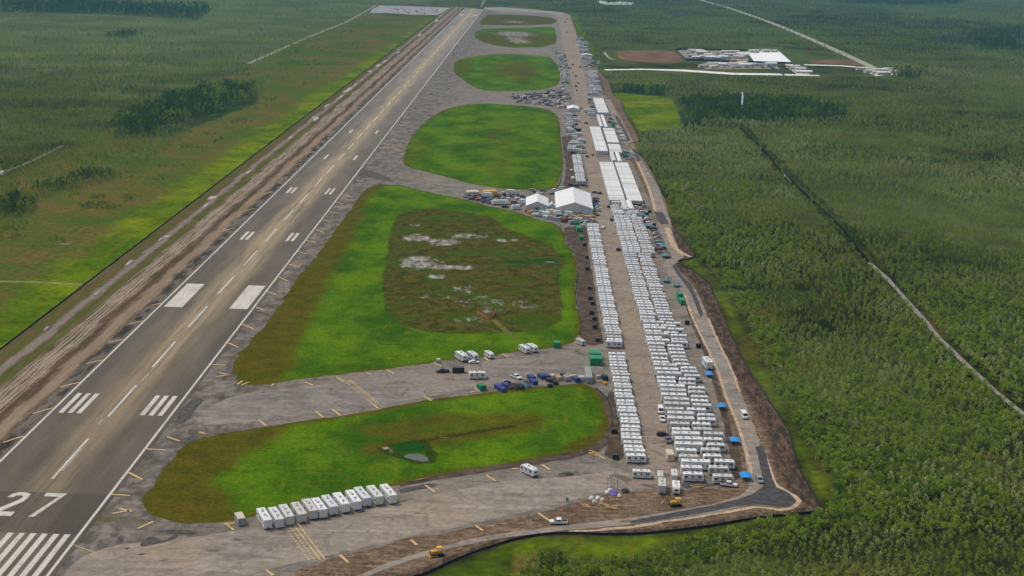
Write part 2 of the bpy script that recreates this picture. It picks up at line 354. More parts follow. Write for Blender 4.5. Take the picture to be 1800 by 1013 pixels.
def dirt_left_material():
    g, c, n, k = dirt_material('track_dirt', True)
    X = g.add(g.sep()[0], g.add(g.mul(g.add(g.noise(55, 3), -.5), 6.0), g.mul(g.add(n, -.5), 3.0)))
    def band(x0, w, e=1.2): return g.mul(g.step(X, x0-w-e, x0-w+e), g.step(X, x0+w-e, x0+w+e, 1, 0))
    c = g.mix(g.mul(band(-65.5, 4.2), .9), c, g.mix(g.step(k, .4, .6), (.075, .085, .012), (.11, .075, .03)))
    c = g.mix(g.mul(band(-53.5, 2.8), .85), c, (.075, .08, .014))
    c = g.mix(g.mul(band(-59.2, 1.6), .9), c, (.21, .175, .155))
    c = g.mix(g.mul(g.mul(band(-45, 6.5, 2.0), g.step(g.noise(1.0, 5, g.map((1, .02, 1)), .6), .52, .60)), .6), c, (.36, .29, .23))
    for x0, w in ((-48.6, .35), (-46.9, .35), (-44.6, .4), (-42.9, .35)): c = g.mix(g.mul(band(x0, w, .3), .85), c, (.32, .265, .215))
    c = g.mix(g.mul(band(-33.2, 2.4), .75), c, (.26, .195, .14))
    c = g.mix(g.mul(band(-38.5, 1.6), .8), c, (.075, .045, .024))
    c = g.mix(g.mul(band(-26.5, 2.6), .8), c, g.mix(g.step(g.noise(5, 4, g.map((1, .35, 1))), .45, .55), (.028, .028, .027), (.13, .12, .11)))
    c = g.mix(g.mul(g.mul(band(-61, 2.4, 1.0), g.step(g.noise(26, 4, g.map((1, .5, 1))), .60, .64)), .9), c, (.42, .37, .37))   # broken concrete heaps
    return g.out(c)
DL = [(-70, -60)]+[(a, b) for a, b in SILT[1:]]+[(-60, 3250), (-22.2, 3250), (-22.2, -60)]
sheet('dirt_track', smooth(DL, True, 8, .3, 2, cr=False), Z2, dirt_left_material())
DIRT_R = GP([(480, 1075), (525, 1000), (600, 978), (640, 968), (707, 948), (773, 938), (840, 926), (890, 915), (940, 903), (987, 890), (1050, 873), (1125, 863), (1200, 861), (1262, 857), (1296, 846),
             (1290, 790), (1272, 740), (1262, 700), (1244, 650), (1226, 600), (1212, 560), (1196, 510), (1180, 480), (1168, 440), (1160, 400), (1140, 350), (1122, 310), (1108, 280), (1094, 240), (1080, 205), (1064, 170), (1050, 145), (1036, 118)])+EDGE_R[::-1][3:]
def bank_attr(px, py):
    d = np.full(px.shape, 1e9); P = np.array(EDGE_R[:26])
    for i in range(len(P)-1):
        a = P[i]; e = P[i+1]-a; t_ = np.clip(((px-a[0])*e[0]+(py-a[1])*e[1])/(e@e), 0, 1); d = np.minimum(d, np.hypot(px-a[0]-t_*e[0], py-a[1]-t_*e[1]))
    return {'bank': np.clip(1.25-d/np.where(py > 90, 11.0, 5.0), 0, 1)}
sheet('dirt_margin', smooth(DIRT_R, True, 3.5, 1.3, 8, cr=False), Z2, M_DIRT, 4.0, bank_attr)
# dark soil beside the left caravan row
sheet('bare_soil', smooth(GP([(992, 402), (1010, 398), (1030, 400), (1034, 440), (1044, 500), (1052, 560), (1060, 604), (1030, 606), (1020, 600), (1021, 569), (1016, 530), (1013, 500), (1016, 470), (1010, 445), (996, 425)]), True, 4, .8, 4), Z2+.008, flat('wet_soil', (.078, .054, .037), .95, .45, 5.0, spec=.1))
sheet('bare_soil', smooth(GP([(988, 240), (1004, 238), (1014, 270), (1020, 330), (1000, 334), (990, 330), (994, 300), (990, 262)]), True, 6, .8, 5), Z2+.008, MATS['wet_soil'])
sheet('bare_soil', smooth(GP([(1066, 700), (1080, 690), (1096, 760), (1100, 800), (1086, 812), (1062, 800), (1070, 775), (1080, 745)]), True, 4, .8, 6), Z2+.008, MATS['wet_soil'])
sheet('bare_soil', smooth(GP([(1205, 500), (1214, 520), (1228, 570), (1244, 620), (1268, 690), (1284, 750), (1300, 800), (1304, 838), (1288, 846), (1282, 800), (1270, 740), (1246, 650), (1222, 580), (1206, 540)]), True, 4, .8, 6), Z2+.016, MATS['wet_soil'])
camp = GP([(1096, 862), (1197, 858)])+[(208.4, 110), (208.8, 250), (209.2, 580), (208.8, 1000)]+GP([(1041, 190), (1034, 160), (1024, 120), (1014, 62), (1002, 27), (979, 27), (990, 80), (1000, 120), (1008, 160)])+[(198.2, 1000), (197.8, 580), (197.6, 250), (197.2, 118)]
sheet('taxiway', smooth(camp, True, 6, .3, 5, cr=False), Z3, M_CAMP)
sheet('apron', smooth(GP([(112, 1013), (178, 965), (330, 945), (440, 930), (560, 915), (700, 885), (800, 862), (900, 846), (1000, 838), (1085, 828), (1120, 840), (1110, 858), (1050, 868), (985, 886), (890, 908), (780, 932), (640, 962), (520, 990), (420, 1013), (200, 1040)]), True, 5, .6, 9), Z3-.014, pave_material('apron_pavement', (.200, .168, .138), (.300, .252, .210), (.285, .22, .16), 13.0))
sheet('connector', smooth(GP([(345, 745), (380, 710), (440, 690), (540, 680), (650, 665), (760, 652), (860, 634), (980, 620), (1050, 612), (1062, 640), (1040, 660), (950, 665), (860, 676), (760, 696), (640, 716), (520, 732), (420, 744)]), True, 5, .6, 12), Z3-.02, pave_material('connector_pavement', (.155, .136, .120), (.250, .220, .192), (.235, .192, .155), 77.0))
# haul road with its fresh asphalt
M_HAUL = pave_material('haul_road', (.19, .155, .135), (.28, .238, .21), (.32, .24, .17), 23.0)
M_TAN = flat('pale_lime_berm', (.42, .31, .215), .95, .25, 2.0, spec=.1)
road_cl = GP([(1068, 175), (1086, 212), (1098, 236), (1112, 262), (1127, 290), (1143, 320), (1158, 350), (1167, 385), (1172, 410), (1183, 438), (1192, 452), (1181, 460), (1177, 470), (1190, 486), (1206, 505), (1222, 535), (1238, 572), (1268, 642), (1291, 700), (1310, 750), (1325, 800), (1332, 836), (1334, 858), (1316, 876), (1260, 893), (1200, 903), (1105, 917), (1000, 928), (900, 940), (830, 952), (760, 970), (690, 992), (600, 1030)])
strip('road', road_cl, [3.2]*4+[4.2]*6+[3.2, 2.6, 2.6]+[3.4]*2+[4.0]*5+[3.6]*3+[4, 4]+[3.4]*7+[2.6, 1.8, 1.4, 1.2], Z4, M_HAUL, seed=4)
def off(cl, d):
    o = []
    for i, p_ in enumerate(cl):
        a = cl[max(i-1, 0)]; b = cl[min(i+1, len(cl)-1)]; v = Vector((b[0]-a[0], b[1]-a[1])).normalized(); o.append((p_[0]-v.y*d, p_[1]+v.x*d))
    return o
strip('road_verge', GP([(1204, 520), (1212, 545), (1229, 584), (1257, 642), (1279, 705), (1297, 747), (1313, 800), (1321, 832)]), .55, Z4+.012, M_TAN, jit=.25, seed=5)
strip('road_verge', GP([(1245, 560), (1262, 600), (1286, 650), (1300, 690)]), .5, Z4+.012, M_TAN, jit=.3, seed=6)
strip('road_verge', GP([(1345, 805), (1356, 835), (1366, 856), (1388, 866), (1404, 881), (1399, 892), (1370, 896), (1325, 892), (1290, 899), (1200, 913), (1100, 928), (1000, 936)]), .8, Z4+.012, M_TAN, jit=.5, seed=7)
strip('road_verge', GP([(1172, 400), (1182, 428), (1196, 444), (1215, 452)]), 1.6, Z4+.02, M_TAN, jit=.5, seed=8)
strip('road_verge', GP([(1120, 285), (1140, 330), (1152, 372)]), 1.0, Z4+.02, M_TAN, jit=.5, seed=9)
sheet('road_surface', smooth(GP([(1328, 786), (1340, 784), (1349, 809), (1358, 842), (1365, 857), (1387, 867), (1400, 883), (1394, 889), (1378, 891), (1351, 889), (1324, 887), (1289, 892), (1244, 901), (1200, 908), (1150, 917), (1112, 921), (1105, 917), (1150, 908), (1200, 899), (1253, 889), (1298, 878), (1324, 869), (1340, 857), (1339, 830)]), True, 3, .25, 6, cr=False), Z5, M_DARKASPH)
for ply in ([(1150, 373), (1165, 373), (1176, 395), (1161, 395)], [(1195, 456), (1208, 449), (1190, 462), (1188, 470), (1202, 488), (1215, 500), (1236, 550), (1232, 560), (1216, 520), (1204, 500), (1188, 480), (1182, 468)],
            [(1080, 204), (1086, 204), (1098, 226), (1108, 246), (1103, 250), (1092, 228)], [(1111, 262), (1117, 262), (1127, 283), (1121, 285)], [(1052, 135), (1057, 135), (1064, 160), (1058, 160)]):
    sheet('road_surface', smooth(GP(ply), True, 3, .2, 7, cr=False), Z5, M_DARKASPH)
# damp and patched spots on the pavement
for ply in ([(207, 945), (214, 942), (217, 949), (212, 955), (205, 952)], [(246, 958), (262, 944), (275, 946), (284, 951), (312, 941), (306, 949), (270, 958), (250, 962)], [(277, 934), (300, 932), (345, 934), (348, 938), (330, 940), (300, 939)],
            [(320, 718), (345, 700), (358, 704), (350, 712), (326, 742), (310, 742)], [(982, 834), (990, 831), (1003, 831), (1008, 834), (998, 838), (984, 838)], [(310, 775), (335, 768), (350, 771), (330, 780)], [(1200, 850), (1262, 852), (1230, 858), (1203, 857)],
            [(636, 297), (650, 300), (668, 306), (692, 318), (680, 319), (650, 312), (632, 310)], [(700, 862), (720, 857), (760, 850), (764, 856), (730, 862), (704, 867)], [(218, 964), (228, 962), (224, 968)], [(238, 976), (256, 973), (250, 977)]):
    sheet('asphalt_patch', smooth(GP(ply), True, 1.5, .25, 17), Z4+.01, M_DARKASPH2)

def grass_material(name):
    g = NG(name, .95, .0)
    n = g.noise(34, 5, g.map((1, .7, 1), .2), .62); k = g.noise(8, 6, None, .62); m = g.noise(1.3, 4); w = g.noise(17, 6, None, .65)
    c = g.mix(g.step(n, .34, .66), (.030, .086, .001), (.092, .168, .001))
    c = g.mix(g.mul(g.step(k, .48, .72), .6), c, (.026, .052, .001))
    c = g.mix(g.mul(g.step(g.noise(5, 5, g.map((1, .3, 1), -.5)), .54, .72), .5), c, (.145, .150, .006))
    c = g.mix(g.mul(g.step(g.noise(2.4, 4, g.map((.12, 1, 1), .3)), .55, .7), .28), c, (.145, .14, .02))
    br = g.mix(g.step(k, .38, .65), (.088, .078, .004), (.058, .058, .003))
    br = g.mix(g.mul(g.step(g.noise(15, 5), .5, .68), .6), br, (.110, .070, .008))
    c = g.mix(g.step(g.add(g.attr('olive'), g.mul(g.add(w, -.5), 1.1)), .15, .85), c, br)
    s1 = g.noise(6, 6, g.map((1, .8, 1)), .65)
    mar = g.mix(g.step(s1, .40, .60), (.036, .038, .003), (.088, .070, .012))
    mar = g.mix(g.mul(g.step(g.noise(24, 5), .46, .64), .8), mar, (.042, .074, .002))
    mar = g.mix(g.mul(g.step(g.noise(3.0, 5, g.map((1, 1.2, 1))), .54, .70), .5), mar, (.125, .110, .045))
    c = g.mix(g.mul(g.step(g.add(g.attr('marsh'), g.mul(g.add(w, -.5), .8)), .3, .7), .95), c, mar)
    c = g.mix(g.mul(g.step(g.attr('ring'), .2, .8), .8), c, (.022, .034, .003))
    c = g.mix(g.step(g.add(g.attr('lush'), g.mul(g.add(k, -.5), .9)), .3, .85), c, (.014, .062, .006))
    mud = g.mix(g.step(g.noise(4, 5, g.map((1, .5, 1))), .4, .65), (.17, .155, .13), (.36, .34, .32))
    c = g.mix(g.step(g.add(g.attr('mud'), g.mul(g.add(g.noise(7, 9, g.map((1, .6, 1)), .8), -.5), 3.4)), .72, 1.05), c, mud)
    c = g.scale(c, g.step(m, .25, .75, .74, 1.26))
    g.bump(g.add(g.mul(k, .8), g.mul(m, .35)), .4, .8)
    return g.out(c)
M_GRASS = grass_material('infield_grass')
def ell(px, py, lst, m=.7):
    r = np.zeros(px.shape)
    for x, y, rx, ry, v in lst:
        cx, cy = G(x, y); ex = abs(G(x+rx, y)[0]-cx); ey = abs(G(x, y-ry)[1]-cy)
        r = np.maximum(r, v*np.clip(1.5-1.0*np.sqrt(((px-cx)/ex)**2+((py-cy)/ey)**2), 0, 1))
    return r
Zr = np.zeros
def pdist(px, py, pts):
    P = np.array(GP(pts)); d = np.full(px.shape, 1e9)
    for i in range(len(P)-1):
        a = P[i]; e = P[i+1]-a; t_ = np.clip(((px-a[0])*e[0]+(py-a[1])*e[1])/(e@e), 0, 1); d = np.minimum(d, np.hypot(px-a[0]-t_*e[0], py-a[1]-t_*e[1]))
    return d
def attr_A(px, py):
    e = sdf(px, py, INA)
    ol = np.clip(1-e/6.5, 0, 1)*.9
    ol = np.maximum(ol, soft(px, py, GP([(240, 950), (240, 820), (340, 760), (450, 748), (540, 742), (470, 780), (420, 810), (380, 850), (420, 905), (330, 930)]), 7)*.95)
    ol = np.maximum(ol, soft(px, py, GP([(600, 750), (760, 728), (900, 722), (935, 728), (925, 752), (850, 762), (790, 766), (700, 775), (650, 770)]), 5)*.62)
    ol = np.maximum(ol, soft(px, py, GP([(980, 790), (1050, 760), (1056, 720), (1040, 690), (1080, 690), (1090, 760), (1050, 800)]), 3))
    d1 = pdist(px, py, [(672, 789), (700, 781), (740, 776), (790, 768), (850, 758), (905, 749), (936, 740)]); d2 = pdist(px, py, [(676, 792), (705, 803), (735, 813), (757, 812), (758, 798), (745, 784), (742, 777)])
    ring = np.clip(np.maximum(np.clip(1.2-d1/2.0, 0, 1)*np.clip((238-px)/40, .25, 1)*np.where(px > 150, .55, 1), np.clip(1.5-d2/2.0, 0, 1)), 0, 1)
    ol = np.maximum(ol, np.clip(1.4-d1/9, 0, 1)*.75)
    mud = ell(px, py, [(676, 788, 11, 5, .95), (690, 795, 9, 4, .9), (782, 769, 18, 3, .8), (730, 807, 22, 6, .85), (845, 759, 12, 2, .7)])
    return {'olive': ol, 'marsh': Zr(px.shape), 'ring': ring, 'lush': ell(px, py, [(720, 787, 30, 10, 1.2)]), 'mud': mud}
def attr_B(px, py):
    e = sdf(px, py, INB); mi = sdf(px, py, INBM)
    ol = np.clip(1-e/5.0, 0, 1)*.7
    ol = np.maximum(ol, soft(px, py, GP([(400, 690), (405, 600), (500, 500), (560, 440), (620, 340), (640, 320), (690, 322), (650, 345), (620, 420), (575, 500), (530, 600), (500, 672)]), 7))
    return {'olive': ol, 'marsh': np.clip(.5+mi/6, 0, 1), 'ring': np.clip(1-np.abs(mi)/1.6, 0, 1)*.62, 'lush': ell(px, py, [(915, 462, 46, 6, .7), (960, 459, 28, 5, .95)]),
            'mud': ell(px, py, [(738, 462, 44, 14, 1.05), (790, 470, 60, 6, 1.0), (735, 418, 30, 9, 1.05), (780, 426, 34, 8, 1.05), (822, 415, 36, 6, 1.0), (730, 396, 16, 3, 1), (885, 423, 14, 5, 1), (903, 423, 12, 4, 1),
                                (850, 530, 70, 15, .70), (920, 536, 64, 9, .74), (825, 564, 34, 11, .75), (765, 522, 46, 5, .75), (820, 510, 40, 12, .72), (860, 545, 30, 8, .9), (768, 486, 22, 7, .9)])}
def attr_o(poly, marks, mud=()):
    def f(px, py):
        e = sdf(px, py, poly); ol = np.clip(1-e/8.0, 0, 1)*.55
        return {'olive': np.maximum(ol, ell(px, py, marks)), 'marsh': Zr(px.shape), 'ring': Zr(px.shape), 'lush': Zr(px.shape), 'mud': ell(px, py, mud)}
    return f
sheet('grass', smooth(INA, True, 1.8, 1.3, 21), Z3+.004, M_GRASS, 2.2, attr_A)
sheet('grass', smooth(INB, True, 2.2, 1.5, 22), Z3, M_GRASS, 2.6, attr_B)
sheet('grass', smooth(INC, True, 6, 1.0, 23), Z3, M_GRASS, 6, attr_o(INC, [(880, 260, 30, 60, .42), (735, 265, 22, 30, .45), (870, 240, 22, 12, .5)]))
sheet('grass', smooth(IND, True, 8, 1.4, 24), Z3, M_GRASS, 9, attr_o(IND, [(905, 122, 50, 18, .62), (920, 128, 20, 16, .7), (812, 120, 20, 22, .6)]))
sheet('grass', smooth(INE, True, 12, 1.4, 25), Z3, M_GRASS, 12, attr_o(INE, [(900, 68, 90, 14, .85)], [(905, 60, 45, 6, 1.0), (915, 73, 26, 5, 1.0), (905, 68, 24, 4, .95)]))
sheet('grass', smooth(INF, True, 12, 1.4, 26), Z3, M_GRASS, 14, attr_o(INF, [(910, 35, 90, 12, .9)], [(905, 39, 30, 3, .9)]))
sheet('bare_soil', smooth(GP([(1046, 684), (1066, 700), (1078, 735), (1076, 765), (1056, 790), (1000, 807), (900, 823), (800, 838), (705, 855), (704, 851), (800, 830), (900, 814), (990, 798), (1045, 781), (1064, 760), (1069, 735), (1059, 706)]), True, 2.5, 1.0, 6), Z3+.03, MATS['wet_soil'])
strip('path', GP([(867, 563), (880, 574), (895, 587), (910, 599)]), 1.3, Z3+.03, flat('worn_grass', (.12, .12, .03), .95, .3, 2, spec=.0), jit=.4)
M_WATER = NG('still_water', .35, .25); M_WATER = M_WATER.out((.085, .088, .080))
def wpoly(name, ply, z=Z3+.02, step=2.0): sheet(name, smooth(GP(ply), True, step, .3, 40), z, M_WATER)
wpoly('water', [(709, 802), (722, 799), (738, 799), (750, 804), (753, 811), (742, 812), (724, 808)])
wpoly('water', [(955, 460.5), (968, 460), (978, 461), (966, 462.5)])
M_PALE = flat('pale_pond', (.62, .66, .68), .3, .12, 20)
sheet('water', smooth(GP([(1048, 2), (1060, 1), (1070, 5), (1090, 3), (1115, 5), (1108, 9), (1060, 8)]), True, 20, 1, 3), .05, M_PALE)
sheet('water', smooth(GP([(1304.5, 162), (1306.3, 162), (1306, 178), (1304, 191), (1303, 184)]), True, 6, .4, 3), .05, flat('grey_pond', (.42, .47, .46), .4, .15, 20))
sheet('water', smooth(GP([(103, 429), (112, 427.5), (127, 429), (114, 430.5)]), True, 2, .3, 3), .05, M_WATER)
sheet('water', smooth(GP([(0, 300), (4, 299), (9, 303), (4, 307), (-6, 306)]), True, 4, .3, 3), .05, M_PALE)

# ------------------------------------------------------------------ runway
def runway_material():
    g = NG('runway_asphalt', .8, .25)
    P3 = g.sep(); X, Y = P3[0], P3[1]
    sv = g.map((1, .03, 1)); n = g.noise(2.2, 6, sv, .65); n2 = g.noise(9, 4, g.map((1, .12, 1))); m = g.noise(.9, 5); k = g.noise(34, 4, g.map((1, .35, 1)))
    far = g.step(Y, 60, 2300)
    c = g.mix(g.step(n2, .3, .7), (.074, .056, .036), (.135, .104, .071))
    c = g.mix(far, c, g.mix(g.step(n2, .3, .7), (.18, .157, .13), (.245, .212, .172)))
    Xc = g.math('ABSOLUTE', g.add(X, g.mul(g.add(g.noise(70, 2, g.map((0, 1, 1))), -.5), 6)))
    dust = g.mul(g.step(Xc, 2.0, 11, 1, 0), g.step(g.add(n, g.mul(k, .5)), .50, .90))
    c = g.mix(g.mul(dust, g.step(Y, 60, 420, .45, .95)), c, (.38, .285, .160))
    c = g.mix(g.mul(g.step(Xc, 3, 16, 1, 0), g.mul(g.step(k, .4, .6), .35)), c, (.20, .155, .10))
    edge = g.step(g.math('ABSOLUTE', X), 14, 20)
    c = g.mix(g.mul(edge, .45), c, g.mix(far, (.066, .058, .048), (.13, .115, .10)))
    rub = g.mul(g.mul(g.step(Xc, 4, 12, 1, 0), g.step(Y, 20, 60)), g.step(Y, 85, 130, 1, 0))
    c = g.mix(g.mul(rub, g.step(n, .45, .6, .0, .6)), c, (.020, .018, .015))
    old = g.mul(g.step(Y, 46, 48), g.step(Y, 77.4, 78, 1, 0))
    c = g.mix(g.mul(old, .45), c, (.030, .024, .018))
    c = g.mix(g.mul(g.mul(g.step(n, .60, .68), g.step(Y, 45, 48)), g.mul(g.step(Y, 76, 84, 1, 0), .7)), c, (.15, .115, .075))
    c = g.scale(c, g.step(m, .25, .75, .88, 1.12))
    return g.out(c)
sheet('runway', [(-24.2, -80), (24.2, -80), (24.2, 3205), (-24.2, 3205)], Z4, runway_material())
sheet('runway_end', smooth([(-24, 3205), (24, 3205), (24, 3240), (60, 3290), (222, 3130), (222, 3010), (190, 3010), (190, 3060), (60, 3110), (24.3, 3170)], True, 20, .5, 2, cr=False), Z4, pave_material('pale_end_pavement', (.24, .21, .175), (.30, .27, .23), (.30, .26, .20), 3))
def paint_material(name, c, wear):
    g = NG(name, .6, .3)
    n = g.noise(.8, 6, None, .7); k = g.noise(3, 4, g.map((1, .2, 1)))
    col = g.mix(g.mul(g.step(g.add(g.mul(n, .6), g.mul(k, .4)), .48, .62), wear), c, tuple(q*.45 for q in c))
    return g.out(col)
M_WHITE = paint_material('white_paint', (.54, .50, .44), .75)
M_WHITE_OLD = paint_material('old_white_paint', (.42, .38, .31), .75)
M_YEL = paint_material('old_yellow_paint', (.58, .40, .17), .8)
class Quads:
    def __init__(s): s.b = MB()
    def rect(s, x0, x1, y0, y1): s.b.add([(x0, y0, Z6), (x1, y0, Z6), (x1, y1, Z6), (x0, y1, Z6)], [(0, 1, 2, 3)])
    def line(s, a, b, w, z=Z6):
        a = Vector(a); b = Vector(b); d = (b-a).normalized(); n = Vector((-d.y, d.x))*w/2
        s.b.add([(*(a-n), z), (*(b-n), z), (*(b+n), z), (*(a+n), z)], [(0, 1, 2, 3)])
    def poly(s, pts, z=Z6): s.b.add([(x, y, z) for x, y in pts], [tuple(range(len(pts)))])
    def build(s, name, m): o = s.b.build(name, m); o['kind'] = 'structure'; return o
def up(o): return o
q = Quads()
for x in (-22.9, 22.0): q.rect(x, x+.9, -80, 3200)
q.build('runway_edge_line', M_WHITE)
q = Quads()
for k in range(6):
    for s_ in (-1, 1):
        c = s_*(2.1+3.4*k); q.rect(c-.88, c+.88, -.5, 46.9)
q.build('threshold_marking', M_WHITE)
q = Quads()   # 7
q.poly([(2.2, 74.6), (7.0, 74.6), (8.9, 77.3), (2.2, 77.3)]); q.poly([(3.0, 58.6), (4.7, 58.6), (8.9, 77.3), (7.0, 74.6)])
# 2
q.poly([(-8.9, 73.0), (-7.0, 73.0), (-6.4, 74.6), (-6.4, 77.2), (-8.2, 76.0)]); q.poly([(-6.4, 74.6), (-4.4, 74.6), (-4.4, 77.2), (-6.4, 77.2)])
q.poly([(-4.4, 74.6), (-4.0, 73.4), (-2.2, 73.0), (-2.4, 76.0), (-4.4, 77.2)]); q.poly([(-4.0, 73.4), (-4.5, 71.2), (-2.7, 69.8), (-2.2, 73.0)])
q.poly([(-4.5, 71.2), (-8.9, 63.4), (-8.9, 61.6), (-6.9, 62.0), (-2.7, 69.8)]); q.poly([(-8.9, 58.7), (-2.3, 58.7), (-2.3, 62.0), (-8.9, 62.0)])
q.build('runway_number', M_WHITE)
q = Quads(); y = 89.1
while y < 3000:
    q.rect(-.45, .45, y, y+37.2); y += 60.75
q.build('runway_centreline', M_WHITE)
q = Quads()
for x0, y0, L_ in ((.75, 96, 22), (-1.3, 141, 6), (.55, 192, 10)): q.rect(x0, x0+.4, y0, y0+L_)
q.build('worn_centreline', M_WHITE_OLD)
q = Quads(); ft = .3048
for s_ in (-1, 1):
    def bar(a, b, y0, y1): q.rect(*sorted((s_*a*ft, s_*b*ft)), y0*ft, y1*ft)
    for a in (36, 47, 58): bar(a, a+6, 500, 575)
    bar(37, 66, 1000, 1150)
    for yy in (1500, 2000):
        for a in (36, 46.5): bar(a, a+6, yy, yy+75)
    for yy in (2500, 3000, 8000): bar(36, 42, yy, yy+75)
    bar(36, 66, 9400, 9540)
q.build('touchdown_marking', M_WHITE)
# old yellow shoulder bars
YB = []
def t(ox, oy, L_, s_=4.0): YB.extend([((a/s_+ox, b/s_+oy), (c/s_+ox, d/s_+oy)) for a, b, c, d in L_])
t(0, 760, [(1175, 35, 1265, 65), (1025, 120, 1165, 128), (905, 285, 1000, 335), (775, 440, 915, 448), (790, 575, 920, 550), (970, 680, 1080, 630), (1400, 0, 1445, 15), (1585, 640, 1645, 692), (20, 75, 165, 30), (840, 540, 930, 560), (1600, 650, 1650, 640)])
t(0, 506, [(1690, 255, 1775, 290), (1600, 388, 1670, 420), (1480, 540, 1585, 545), (1535, 598, 1610, 612), (1515, 625, 1590, 615), (1665, 680, 1700, 655), (1690, 685, 1745, 665), (600, 535, 715, 510), (420, 700, 555, 665), (230, 885, 370, 845), (760, 385, 865, 365), (910, 255, 1000, 235), (1065, 125, 1130, 110)], 3.989)
t(450, 253, [(155, 935, 220, 965), (230, 848, 305, 872), (290, 758, 355, 778), (355, 680, 415, 695), (415, 605, 475, 625), (460, 535, 525, 550), (510, 475, 575, 487), (555, 410, 610, 422), (600, 355, 660, 365)])
t(450, 506, [(80, 30, 145, 52), (0, 138, 60, 162), (565, 628, 615, 660), (345, 665, 400, 685), (110, 690, 125, 675), (775, 600, 805, 610), (915, 580, 970, 605), (1250, 530, 1300, 555), (1600, 485, 1630, 515), (1725, 465, 1770, 490), (420, 870, 470, 910), (535, 855, 595, 900), (20, 930, 70, 970), (805, 810, 860, 850), (1175, 760, 1230, 795), (1530, 700, 1565, 730), (1500, 735, 1540, 728)], 3.989)
t(450, 760, [(1190, 375, 1260, 425), (1620, 305, 1685, 345), (1545, 660, 1595, 695), (1090, 760, 1130, 795), (590, 865, 650, 920), (70, 970, 120, 1010)])
t(900, 760, [(210, 230, 265, 265), (560, 145, 655, 190), (185, 570, 260, 625), (0, 262, 40, 258)])
for k in range(9):   # further bars up the right and left shoulders
    yy = 610+k*62
    YB.append((None, ((25.5, yy), (31.5, yy-9)))); YB.append((None, ((-25.5, yy-120), (-31, yy-131))))
q = Quads()
for a, b in YB:
    if a is None: q.line(*b, .8)
    else: q.line(G(*a), G(*b), .8)
o = q.build('shoulder_marking', M_YEL); o.location.z = .012
q = Quads()   # runway holding position ladders
def ladder(a, b, w):
    a = Vector(a); b = Vector(b); d = (b-a).normalized(); n = Vector((d.y, -d.x)); L_ = (b-a).length
    for o_ in (0, w*.30): q.line(a-n*o_, b-n*o_, w*.09)
    for o_ in (w*.62, w*.92):
        s_ = 0.0
        while s_ < L_:
            q.line(a-n*o_+d*s_, a-n*o_+d*min(s_+1.0, L_), w*.10); s_ += 1.9
ladder(G(524, 922), G(571, 984), -4.6); ladder(G(615, 668), G(665, 708), -3.0)
q.line(G(128, 958), G(172, 975), .3)
q.build('holding_position_marking', M_YEL)

# far roads and tracks
M_LIME = flat('white_lime_road', (.72, .70, .66), .95, .2, 9, spec=.1); M_TRACK = flat('faded_track', (.17, .16, .12), .95, .25, 9, spec=.1)
def rd(pts, hw, m=M_LIME, z=.06, seed=3): return strip('road', GP(pts), hw, z, m, 25, .8, seed=seed)
rd([(1062, 123), (1130, 122), (1200, 124), (1290, 130), (1360, 131), (1440, 133)], [7, 8, 14, 15, 13, 7]); rd([(1413, 114), (1480, 116), (1540, 121)], 8, z=.07)
rd([(1230, 0), (1280, 14), (1360, 42), (1450, 80), (1535, 119)], 7, flat('pale_gravel_road', (.30, .30, .23), .95, .2, 9, spec=.1), .08)
rd([(1528, 462), (1560, 490), (1600, 535), (1650, 592), (1700, 642), (1750, 688), (1812, 740)], 1.3, flat('swamp_trail', (.23, .22, .19), .95, .3, 2, spec=.1), .06)
rd([(1372, 300), (1390, 320)], .8, MATS['swamp_trail'], .06)
rd([(0, 306), (40, 290), (110, 256)], 1.6, M_TRACK); rd([(-20, 495), (60, 496), (145, 501)], 1.6, flat('dry_track', (.20, .19, .06), .95, .3, 5, spec=.1))
rd([(436, 112), (500, 84), (560, 58), (610, 38), (660, 10)], 3.0, flat('distant_track', (.22, .22, .15), .95, .3, 20, spec=.1)); rd([(846, 12), (852, 0), (856, -6)], 3, M_TRACK)
rd([(1062, 92), (1068, 100), (1075, 104), (1082, 105)], 2.2, MATS['pale_gravel_road'])
strip('ditch', GP([(1300, 222), (1340, 262), (1372, 300), (1430, 355), (1470, 392), (1500, 430), (1528, 462)]), 1.4, .05, flat('black_ditch_water', (.008, .010, .006), .9, .2, 4, spec=.0))
strip('ditch', GP([(1180, 181), (1130, 181), (1110, 180)]), 2, .05, M_TRACK)

# ------------------------------------------------------------------ buildings and big tents
g = NG('white_sheet_roof', .5, .35); oi = g.n('ShaderNodeObjectInfo').outputs['Random']; n_ = g.noise(1.2, 5)
c = g.mix(g.step(oi, .55, 1.0), (.70, .71, .71), (.50, .49, .46)); c = g.mix(g.step(oi, .25, .0), c, (.58, .59, .61)); c = g.mix(g.mul(g.step(n_, .45, .75), .35), c, (.30, .28, .25))
WHITE = MATS['white_sheet_roof'] = g.out(c); WALLW = flat('off_white_siding', (.50, .50, .48), .5, .06, 1.2, dirt=.2)
CREAM = flat('cream_panel', (.55, .48, .38), .6, .06, 2, dirt=.15); GLASS = flat('dark_glass', (.018, .020, .024), .12, .2, .5, spec=.6)
GREYM = flat('grey_metal', (.30, .31, .32), .5, .15, 1, .0, dirt=.2); BLACK = flat('black_rubber', (.016, .016, .016), .8, .2, .5)
STRIPE = flat('grey_graphic', (.28, .28, .29), .5, .1, 1); CANVAS = flat('white_tent_fabric', (.70, .71, .72), .6, .06, 4, dirt=.1); CANVAS2 = flat('grey_tent_wall', (.52, .53, .54), .6, .05, 4)
YELM = flat('yellow_machine_paint', (.62, .36, .03), .5, .2, .6, dirt=.3); ORANGE = flat('orange_plastic', (.42, .12, .05), .6, .2, .8); TIMBER = flat('sawn_timber', (.50, .31, .13), .85, .25, .8)
